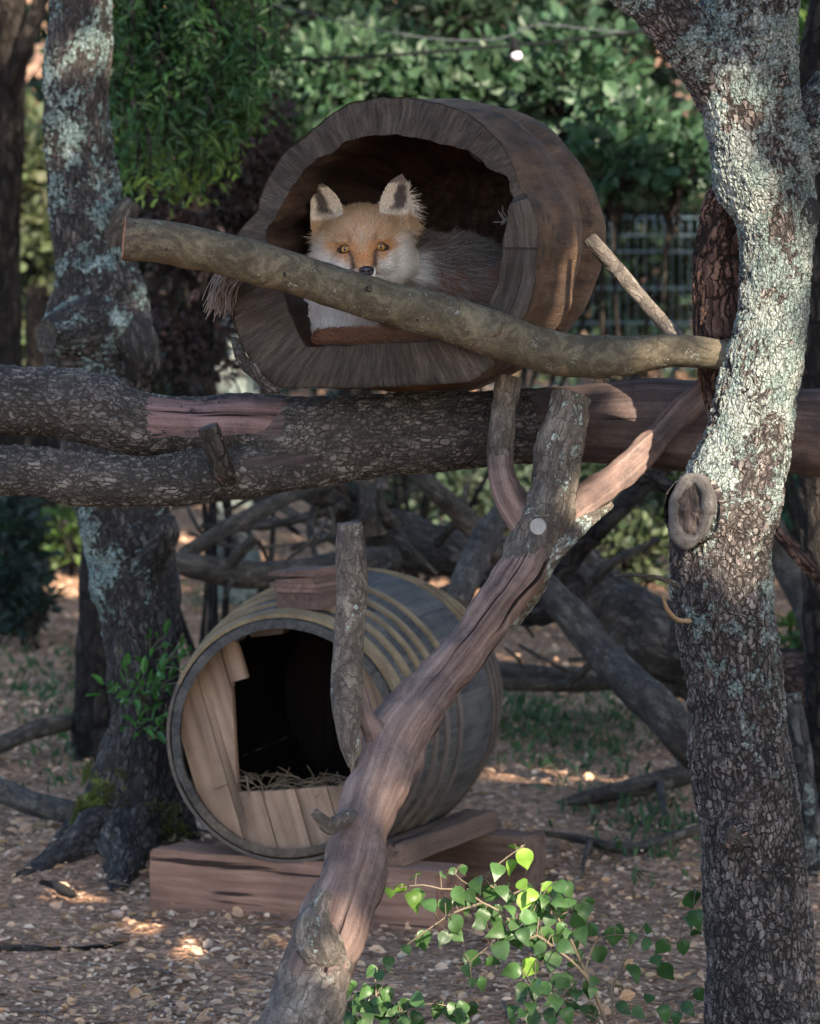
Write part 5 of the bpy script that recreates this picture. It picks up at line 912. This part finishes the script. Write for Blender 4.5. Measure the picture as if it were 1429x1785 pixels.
# ------------------------------------------------------------------ canopy: unseen trees outside the frame, mostly added to block sun and sky
def canopy(name, label, foot, h, cen, rad, n, seed, ls=.13, per=26):
    rng = np.random.RandomState(seed); b = np.array([foot[0], foot[1], 0.]); b[2] = gh(b[:1], b[1:2])[0]; root = thing(name, label, 'tree', b); top = np.array([cen[0], cen[1], h])
    tube('trunk', [b-np.array([0, 0, .1]), b*.7+top*.3+np.array([.1, 0, 0]), b*.35+top*.65, top], [.17, .14, .11, .05], M['darkbark'], root, seg=24, step=.1, lump=.12, lf=3, cap=(0, 0), seed=seed)
    C, O = ell_pts(n, cen, rad, rng, .12); pos, o = clump_pts(C, per, rng.uniform(.2, .5, n), rng); d = o+rng.normal(size=pos.shape)*.5+np.array([0, 0, -.2]); k = sunkeep(pos)
    fx = np.abs(pos[:, 0]) < pos[:, 1]*.097+.45; zz = CAMH+pos[:, 1]*350/FPX+.35; k &= ~(fx & (pos[:, 2] < zz))
    cols = tint((.05, .10, .03), n, .3, rng).repeat(per, axis=0); leaf_obj('crown', pos[k], d[k], ls*rng.uniform(.7, 1.2, k.sum()), cols[k], M['leaf'], root, .9, .4, rng)
    ps = [[top*.8+b*.2, (top+C[q])/2, C[q]] for q in rng.permutation(n)[:20]]; ps = [z for z in ps if sunkeep(resample(z, [.05]*3, .05)[0]).all()] or [[top*.85+b*.15, top*.93+b*.07, top]]; V, F = bez_tubes(ps, [[.05, .03, .01]]*len(ps), 6, .2); mk('branches', V, F, M['darkbark'], root, tc=V, mask=np.zeros_like(V))
CAN = [((3.7, .3), (3.0, .2, 4.8), 'added shade oak at the sunny side of the viewpoint'), ((3.5, 3.1), (2.9, 3.0, 4.7), 'added shade oak at the sunny side, one step ahead of the viewpoint'), ((4.9, 1.4), (4.3, 1.4, 4.7), 'added shade oak at the sunny side, farther out than its neighbours'), ((4.3, 4.9), (3.5, 4.9, 4.9), 'added shade oak at the sunny side, level with the perch branch'),
       ((5.6, 4.0), (5.1, 4.0, 4.8), 'added shade oak at the sunny edge of the clearing'), ((3.8, 8.0), (2.7, 7.8, 5.2), 'added shade oak leaning over the clearing beyond the lichen-crusted oak'), ((5.4, 7.6), (4.7, 7.6, 5.0), 'added shade oak behind the ones at the sunny edge'), ((4.6, 11.4), (3.4, 11.4, 5.3), 'added shade oak farther down the sunny edge'), ((3.9, 14.5), (1.8, 13.5, 5.4), 'added shade oak arching over the fallen tree'), ((6.0, 11.0), (5.4, 11.0, 5.1), 'outermost added shade oak of the sunny edge'),
       ((5.0, 16.2), (4.3, 16, 5.3), 'added shade oak near the fence at the sunny side'), ((3.6, 17.6), (2.2, 17.2, 5.8), 'added shade oak before the fence, inside the sunny edge'), ((6.8, 14.4), (6.2, 14.4, 5.2), 'outer added shade oak near the far end of the sunny edge'), ((2.3, .5), (1.9, 1.0, 4.5), 'slender added shade oak nearest the viewpoint on the sunny side'), ((2.6, 3.5), (2.15, 3.0, 3.8), 'low added shade oak at the near sunny corner of the clearing')]
for k, (f, c, lab) in enumerate(CAN): canopy('oak_tree', lab, f, 4.6 if c[2] > 4 else 3.4, c, (1.55, 1.75, 1.7) if c[2] > 4 else (1.2, 1.4, 1.1), 250, 400+k)
for k, (f, h, c, r, n) in enumerate([((2.9, 15.5), 5, (.3, 15.2, 4.9), (3.2, 1.6, 1.2), 230), ((1.9+.6, 19), 6, (.6, 18.5, 5.6), (4.5, 2.6, 1.6), 240), ((-3.4, 12), 6, (-3.4, 12, 4.4), (1.6, 2.4, 2.2), 160), ((-4.5, 20), 7, (-3.6, 20, 5), (2.4, 3.0, 2.8), 260), ((3.6, 22.5), 7, (1.5, 23, 5.8), (3.5, 2.5, 2.2), 300), ((-3.6, 24), 7, (-2, 24, 5.8), (3.5, 2.5, 2.2), 300)]):
    canopy('oak_tree', ['added shade oak whose crown roofs the light green shrubs', 'added shade oak whose crown roofs the ground before the fence', 'leafy oak on the shady side of the barrel', 'leafy oak on the shady side near the fence', 'added shade oak roofing the sunny half of the fence', 'added shade oak roofing the shady half of the fence'][k], f, h, c, r, n, 430+k, .15)
# ------------------------------------------------------------------ fox
def fox():
    H = P(633, 432, 7.165); K = 7.165/FPX; roll = math.radians(-3.5); Rm = np.array([[math.cos(roll), 0, math.sin(roll)], [0, 1, 0], [-math.sin(roll), 0, math.cos(roll)]])
    root = thing('fox', 'red fox lying curled in the hollow log with its head raised, looking at the camera', 'fox', H+np.array([.05, .12, -.16]))
    bm = bmesh.new()
    def ell(c, r, rot=None, sub=3):
        n0 = len(bm.verts); bmesh.ops.create_icosphere(bm, subdivisions=sub, radius=1); bm.verts.ensure_lookup_table(); vs = bm.verts[n0:]; m = Euler(rot or (0, 0, 0)).to_matrix()
        for v in vs: v.co = m @ Vector((v.co.x*r[0], v.co.y*r[1], v.co.z*r[2]))+Vector(c)
    def caps(a, b, ra, rb, n=9):
        a, b = np.array(a), np.array(b)
        for t in np.linspace(0, 1, n): ell(tuple(a+(b-a)*t), (ra+(rb-ra)*t,)*3, sub=2)
    # head (x to the viewer's right, y away, z up, origin between the eyes)
    ell((0, .035, .016), (.063, .072, .054)); ell((0, .012, .022), (.050, .050, .042)); ell((0, -.004, .006), (.036, .040, .030)); [ell((s*.050, .040, .006), (.028, .048, .038)) for s in (-1, 1)]
    for s in (-1, 1):
        ell((s*.044, .030, -.026), (.036 if s > 0 else .043, .050, .036)); ell((s*.030, -.006, -.024), (.026, .038, .022)); ell((s*.028, -.018, .014), (.014, .014, .007))
    caps((0, -.012, -.012), (.004, -.076, -.043), .023, .0125); caps((0, -.01, -.03), (.004, -.070, -.052), .021, .012)
    # ears as cupped shells
    for s in (-1, 1):
        b0, b1, tip = np.array([s*.028, .030, .058]), np.array([s*.083, .040, .020]), np.array([s*.0735, .030, .119 if s > 0 else .113])
        G = []; nu, nv = 13, 15
        for side in (0, 1):
            for i in range(nv):
                v = i/(nv-1); w_ = (1-v**1.75)**.82; cen = (b0+b1)/2*(1-v)+tip*v; half = (b1-b0)/2*w_*(1+.25*v); 
                for j in range(nu):
                    q = -1+2*j/(nu-1); p = cen+half*q; p = p+np.array([0, .024*(1-q*q)*(1-v*.75)+(.0075 if side else 0), 0]); G.append(bm.verts.new(p))
        g = lambda sd, i, j: G[sd*nu*nv+i*nu+j]
        for i in range(nv-1):
            for j in range(nu-1):
                a = [g(0, i, j), g(0, i, j+1), g(0, i+1, j+1), g(0, i+1, j)]; b = [g(1, i, j), g(1, i+1, j), g(1, i+1, j+1), g(1, i, j+1)]
                if s < 0: a, b = a[::-1], b[::-1]
                for f in (a, b):
                    try: bm.faces.new(f)
                    except ValueError: pass
        for i in range(nv-1):
            for j, fl in ((0, 0), (nu-1, 1)):
                f = [g(0, i, j), g(0, i+1, j), g(1, i+1, j), g(1, i, j)]
                try: bm.faces.new(f if (fl ^ (s < 0)) else f[::-1])
                except ValueError: pass
        for j in range(nu-1):
            for i, fl in ((0, 1), (nv-1, 0)):
                f = [g(0, i, j), g(0, i, j+1), g(1, i, j+1), g(1, i, j)]
                try: bm.faces.new(f if (fl ^ (s < 0)) else f[::-1])
                except ValueError: pass
    # neck, chest, curled body, haunch, forelegs, tail
    for v in bm.verts: v.co = Vector(Rm @ np.array(v.co))
    ell((-.005, .075, -.055), (.060, .060, .055)); ell((-.055, .065, -.095), (.072, .070, .056), (0, .3, 0)); ell((-.06, .055, -.125), (.064, .060, .028), (0, .35, 0))
    ell((.09, .145, -.055), (.10, .10, .072)); ell((.165, .155, -.062), (.098, .11, .074), (0, .25, 0)); ell((.20, .10, -.085), (.070, .07, .058), (0, .3, 0)); ell((.05, .12, -.11), (.10, .08, .05))
    caps((.215, .07, -.115), (.10, .035, -.140), .032, .020); caps((.03, .05, -.13), (-.04, .02, -.148), .022, .014); caps((.24, .10, -.12), (.10, .02, -.146), .028, .022); caps((.10, .02, -.146), (-.075, -.022, -.150), .022, .012, 14)
    me = bpy.data.meshes.new('fox_tmp'); bm.to_mesh(me); bm.free(); ob = bpy.data.objects.new('fox_tmp', me); COL.objects.link(ob)
    md = ob.modifiers.new('r', 'REMESH'); md.mode = 'VOXEL'; md.voxel_size = .0034; md2 = ob.modifiers.new('s', 'SMOOTH'); md2.factor = .5; md2.iterations = 3
    dg = bpy.context.evaluated_depsgraph_get(); ev = ob.evaluated_get(dg); m2 = bpy.data.meshes.new_from_object(ev); n = len(m2.vertices); V = np.zeros(n*3); m2.vertices.foreach_get('co', V); V = V.reshape(-1, 3); Nn = np.zeros(n*3); m2.vertices.foreach_get('normal', Nn); Nn = Nn.reshape(-1, 3)
    m2.calc_loop_triangles(); T = np.zeros(len(m2.loop_triangles)*3, np.int32); m2.loop_triangles.foreach_get('vertices', T); T = T.reshape(-1, 3); bpy.data.objects.remove(ob)
    Ri = Rm.T; rng = np.random.RandomState(8)
    EY = np.array([[-.0305, 0, .000], [.0305, 0, .000]])
    def ysurf(x, z):
        q = V@Ri.T; k = (np.abs(q[:, 0]-x) < .005) & (np.abs(q[:, 2]-z) < .005); return q[k, 1].min()
    for e in EY: e[1] = ysurf(e[0], e[2])
    def colour(p, nrml, rnd):
        q = p@Ri.T; x, y, z = q[:, 0], q[:, 1], q[:, 2]; ax = np.abs(x); n = len(q); c = np.tile([.42, .275, .165], (n, 1))
        def put(col, w): nonlocal c; w = np.clip(w, 0, 1)[:, None]; c = c*(1-w)+np.array(col)*w
        nz = fbm(q*45, 3); nz2 = pn(q*140)
        put((.42, .262, .148), sst(.0, .03, z+.012*nz)*(ax < .06))
        put((.54, .49, .44), sst(.040, .060, ax+.012*nz-.55*z)*sst(.035, .0, z))             # grey-white cheeks
        put((.56, .54, .52), sst(-.012, -.040, z+.008*nz)*sst(.014, .028, ax))
        put((.46, .40, .34), .6*(rnd > .82)*sst(-.01, .02, z)*(ax < .07)); put((.17, .10, .065), .6*(rnd < .12)*sst(-.005, .02, z)*(ax < .06))
        de = np.minimum(np.hypot((x+.030)/1.15, z), np.hypot((x-.030)/1.15, z)); put((.40, .18, .075), .8*sst(.030, .010, de+.004*nz)*(z < .012)*sst(.0, .012, ax))
        put((.21, .10, .05), .8*np.exp(-((ax-.021)/.006)**2-((z-.015)/.008)**2))               # brow spots
        put((.47, .22, .09), sst(.020, .011, ax)*sst(-.002, -.014, z)*sst(.004, -.02, y))        # bridge of the muzzle
        put((.52, .30, .16), .7*sst(.015, .008, ax)*sst(-.022, -.034, z)*sst(-.03, -.05, y))
        t = np.clip((-.004-z)/.036, 0, 1); lx = .0215-.006*t; put((.06, .035, .025), .92*np.exp(-((ax-lx)/.0048)**2)*(z < -.003)*sst(-.050, -.036, z)*(y < .01))  # dark tear stripes
        put((.74, .72, .70), sst(.009, .016, ax+(z+.045)*.2)*sst(-.032, -.040, z)*sst(-.028, -.045, y))     # white lips
        ear = z > .050+.35*np.maximum(0, .05-ax); v = np.clip((z-.045)/.070, 0, 1); ecx = .057+.018*v; w_ = .026*(1-v**1.75)**.82+.001; u = np.abs(ax-ecx)/w_
        front = nrml@Rm[:, 1] < .15; ew = ear & (y < .075) & (ax > .03)
        k = ew & front; c[k] = np.array([.62, .55, .48]); kk = (k*sst(.74, .34, u+.30*nz+.04)*sst(.10, .3, v)*sst(.94, .76, v))[:, None]; c = c*(1-kk)+np.array([.085, .072, .07])*kk; k3 = k & (v > .86); c[k3] = np.array([.20, .17, .16])
        kb = ew & ~front; c[kb] = np.array([.12, .085, .065])
        # body
        b = np.maximum(sst(.080, .105, p[:, 0])*sst(.02, .06, p[:, 1]), sst(.100, .112, p[:, 0])); b = np.maximum(b, sst(.055, .075, p[:, 1])*sst(.05, .068, p[:, 0])*(z < .03)); b = np.maximum(b, sst(.055, .075, p[:, 0])*sst(-.045, -.06, p[:, 2])*sst(.03, .05, p[:, 1])); 
        bc = np.tile([.075, .052, .042], (n, 1)); w = sst(.1, .55, fbm(p*14+3, 2)+.5-8*np.abs(p[:, 2]+.065))[:, None]; bc = bc*(1-w)+np.array([.13, .062, .036])*w; fr = rnd < .26; bc[fr] = np.array([.20, .185, .18])
        bc = bc*(1-sst(-.09, -.12, p[:, 2])[:, None]*.2); c = c*(1-b[:, None])+bc*b[:, None]
        ch = sst(-.062, -.078, p[:, 2])*sst(.075, .045, p[:, 0])*sst(.02, .035, p[:, 1]); cc_ = np.tile([.60, .59, .60], (n, 1)); dk = rnd < (.30+.25*sst(-.09, -.13, p[:, 2])+.5*sst(-.03, .06, p[:, 0])); cc_[dk] = np.array([.14, .12, .12]); c = c*(1-ch[:, None])+cc_*ch[:, None]
        lg = np.maximum(sst(-.124, -.132, p[:, 2])*sst(.0, .03, p[:, 0]), sst(-.130, -.137, p[:, 2])*sst(.004, -.006, p[:, 1])); c = c*(1-lg[:, None])+np.array([.16, .075, .045])*lg[:, None]
        return c*(.82+.36*rng.uniform(size=(n, 1)))
    W = V+H; cc = colour(V, Nn, np.ones(n))*.75
    s = NT('fox_skin'); skin = s.finish(s.attr('col', 'Color'), .9, None, 0, .1); 
    mk('body', W, T, skin, root, col=cc)
    # fur strands
    A = V[T[:, 0]]; B = V[T[:, 1]]; Cc = V[T[:, 2]]; ar = np.linalg.norm(np.cross(B-A, Cc-A), axis=1); hw = np.where(A[:, 2] > -.06, 1.35, 1.0)*np.where((Nn[T[:, 0], 1] > .55), .15, 1); ns = 80000
    fi = rng.choice(len(T), ns, p=ar*hw/(ar*hw).sum()); r1 = np.sqrt(rng.uniform(size=ns)); r2 = rng.uniform(size=ns); a, b, c_ = (1-r1)[:, None], (r1*(1-r2))[:, None], (r1*r2)[:, None]
    p = A[fi]*a+B[fi]*b+Cc[fi]*c_; nn = nrm(Nn[T[fi, 0]]*a+Nn[T[fi, 1]]*b+Nn[T[fi, 2]]*c_); q = p@Ri.T
    keep = np.ones(ns, bool)
    for e in EY: keep &= ((q[:, 0]-e[0])/.0118)**2+((q[:, 2]-e[2])/.0085)**2 > 1
    keep &= ~((q[:, 1] < -.078) & (np.abs(q[:, 0]-.004) < .013) & (q[:, 2] > -.052) & (q[:, 2] < -.03)); p, nn, q = p[keep], nn[keep], q[keep]; ns = len(p); rnd = rng.uniform(size=ns)
    col = colour(p, nn, rnd); ax = np.abs(q[:, 0]); head = sst(.085, .07, p[:, 0])*sst(-.075, -.055, p[:, 2])
    flow_h = q-np.array([.003, -.10, -.040]); flow_h[:, 2] += .02; flow_h = flow_h+np.stack([np.sign(q[:, 0])*.05*sst(.035, .06, ax), 0*ax, -.055*sst(.04, .065, ax)*(q[:, 2] < .04)], -1); earm = ((q[:, 2] > .048) & (ax > .03)) | ((ax > .062) & (q[:, 2] > .024))
    flow_h[earm] = np.stack([np.sign(q[earm, 0])*.25, 0*q[earm, 0], 1+0*q[earm, 0]], -1)
    flow_b = np.stack([.9+0*p[:, 0], .15+0*p[:, 0], -.45+0*p[:, 0]], -1); chest = (p[:, 2] < -.062) & (p[:, 0] < .065) & ~((p[:, 2] < -.132) & (p[:, 1] < 0)); flow_b[chest] = np.array([.25, -.25, -1])+np.stack([-.6*sst(0, -.1, p[chest, 0]), 0*p[chest, 0], 0*p[chest, 0]], -1)
    fl = nrm(nrm(flow_h@Rm.T)*head[:, None]+nrm(flow_b)*(1-head[:, None])); tg = nrm(fl-nn*(fl*nn).sum(1)[:, None])
    L = .011+.008*sst(.0, .05, q[:, 1])+.010*sst(.048, .075, ax)*(q[:, 2] < .018); L = np.where(q[:, 1] < -.035, .0055, L); L = np.where((np.abs(ax-.03) < .017) & (np.abs(q[:, 2]) < .013), .0055, L); L = np.where(earm, .0050, L)
    L = L*head+(1-head)*np.where(chest, .026, np.where(p[:, 2] < -.130, .010, .030)); L = L*rng.uniform(.65, 1.2, ns)
    lift = (np.where(earm, .10, .28*head)+.30*(1-head))[:, None]*rng.uniform(.6, 1.5, size=(ns, 1)); ek = np.where(earm, .3, 1.0)[:, None]; cl = np.stack([fbm(p*60+k*31, 2) for k in range(3)], -1)*.30*ek; jit = rng.normal(size=(ns, 3))*.13*ek
    d0 = nrm(tg+nn*lift*2.0+jit); d1 = nrm(tg+nn*lift*.6+cl+jit); npt = 4; pts = np.zeros((ns, npt, 3)); pts[:, 0] = p
    for k in range(1, npt): f = k/(npt-1); pts[:, k] = pts[:, k-1]+nrm(d0*(1-f)+d1*f)*(L/(npt-1))[:, None]
    O0 = ORG[root.name]
    def curves(name, pts, col, rad):
        hc = bpy.data.hair_curves.new(name); hc.add_curves([pts.shape[1]]*len(pts)); hc.attributes['position'].data.foreach_set('vector', (pts+H-O0).astype(np.float32).ravel())
        ra = hc.attributes.get('radius') or hc.attributes.new('radius', 'FLOAT', 'POINT'); ra.data.foreach_set('value', (rad[:, None]*np.linspace(1, .25, pts.shape[1])[None]).astype(np.float32).ravel())
        ca = hc.attributes.new('col', 'FLOAT_COLOR', 'CURVE'); ca.data.foreach_set('color', np.hstack([col, np.ones((len(col), 1))]).astype(np.float32).ravel())
        s = NT(name); c = s.attr('col', 'Color'); b = s.n('BsdfPrincipled', {'Base Color': c, 'Roughness': .55, 'Specular IOR Level': .25}); s.t.links.new(b.outputs[0], s.out.inputs[0]); hc.materials.append(s.m)
        o = bpy.data.objects.new(name, hc); COL.objects.link(o); o.parent = root; return o
    o = curves('fur', pts, np.clip(col*1.15, 0, .9), np.full(ns, .00042)); o['kind'] = 'stuff'
    # eyes, lids, nose, whiskers
    s = NT('fox_eye'); oc = s.n('TexCoord').outputs['Object']; sp = s.sep(oc); r2_ = s.math('SQRT', s.math('ADD', s.math('POWER', sp[0], 2), s.math('POWER', sp[2], 2)))
    ci = s.ramp(s.math('MULTIPLY', r2_, 100), [(.30, (.40, .21, .065)), (.60, (.27, .135, .04)), (.74, (.022, .014, .010))])
    pu = s.step(s.math('SQRT', s.math('ADD', s.math('POWER', s.math('MULTIPLY', sp[0], 1.5), 2), s.math('POWER', sp[2], 2))), .0033, .0041); ce = s.mix(pu, (.006, .005, .005), ci)
    b = s.n('BsdfPrincipled', {'Base Color': ce, 'Roughness': .12, 'Specular IOR Level': .4, 'Coat Weight': .1}); s.t.links.new(b.outputs[0], s.out.inputs[0]); em = s.m; lidm = plain('eye_rim', (.018, .012, .010), .5)
    for sx, e in zip((-1, 1), EY):
        c = Rm@(e+np.array([0, .0035, 0]))+H; bm = bmesh.new(); bmesh.ops.create_uvsphere(bm, u_segments=28, v_segments=18, radius=.0086)
        for f in bm.faces: f.smooth = True
        me = bpy.data.meshes.new('eye'); bm.to_mesh(me); bm.free(); me.materials.append(em); o = bpy.data.objects.new('eye', me); COL.objects.link(o); o.parent = root; o.location = tuple(c-O0)
        # lids: an almond opening in a dark rim
        VV, k2 = [], 40
        for ring, (sc, dy) in enumerate(((.84, -.0062), (1.0, -.0058), (1.16, -.0022), (1.3, .0035))):
            for t in np.linspace(0, 2*np.pi, k2, endpoint=False):
                xx = math.cos(t); zz = math.sin(t)*(.47 if math.sin(t) > 0 else .58)*(1-.25*abs(xx)**3); rad_ = .0108
                px_ = xx*rad_*sc; pz_ = zz*rad_*sc-.12*px_*(-sx)*-1*.9; VV.append(Rm@(e+np.array([px_, dy+.0035*xx*xx+.0012, pz_]))+H)
        I = np.arange(k2); J = (I+1) % k2; F = np.vstack([np.stack([r*k2+I, r*k2+J, (r+1)*k2+J, (r+1)*k2+I], -1) for r in range(3)]); mk('eyelid', VV, F, lidm, root)
    bm = bmesh.new(); bmesh.ops.create_icosphere(bm, subdivisions=4, radius=1); q = np.array([v.co[:] for v in bm.verts]); F = np.array([[v.index for v in f.verts] for f in bm.faces]); bm.free()
    q2 = q*np.array([.0125, .010, .0090]); q2[:, 0] *= 1+.18*sst(-.2, .8, q[:, 2]); 
    for s_ in (-1, 1): dd = np.hypot((q[:, 0]-s_*.48)/.26, (q[:, 2]+.12)/.24); k = q[:, 1] < 0; q2[k, 1] += (.0045*np.exp(-dd**2))[k]
    mk('nose', (q2+np.array([.004, -.0835, -.0385]))@Rm.T+H, F, plain('nose_black', (.014, .013, .015), .38, .5, var=.3, sc=600), root)
    w = []
    for k in range(16):
        sx = -1 if k % 2 else 1; a = np.array([.004+sx*.013, -.066, -.046+rng.normal()*.003]); l = rng.uniform(.04, .07); dv = np.array([sx*.9, .1+rng.normal()*.2, -.15+rng.normal()*.28]); w.append(np.stack([a+dv*l*t+np.array([0, 0, -.012*t*t]) for t in np.linspace(0, 1, 4)]))
    curves('whiskers', np.array(w)@Rm.T, np.tile([.5, .48, .46], (16, 1)), np.full(16, .0003))
fox()
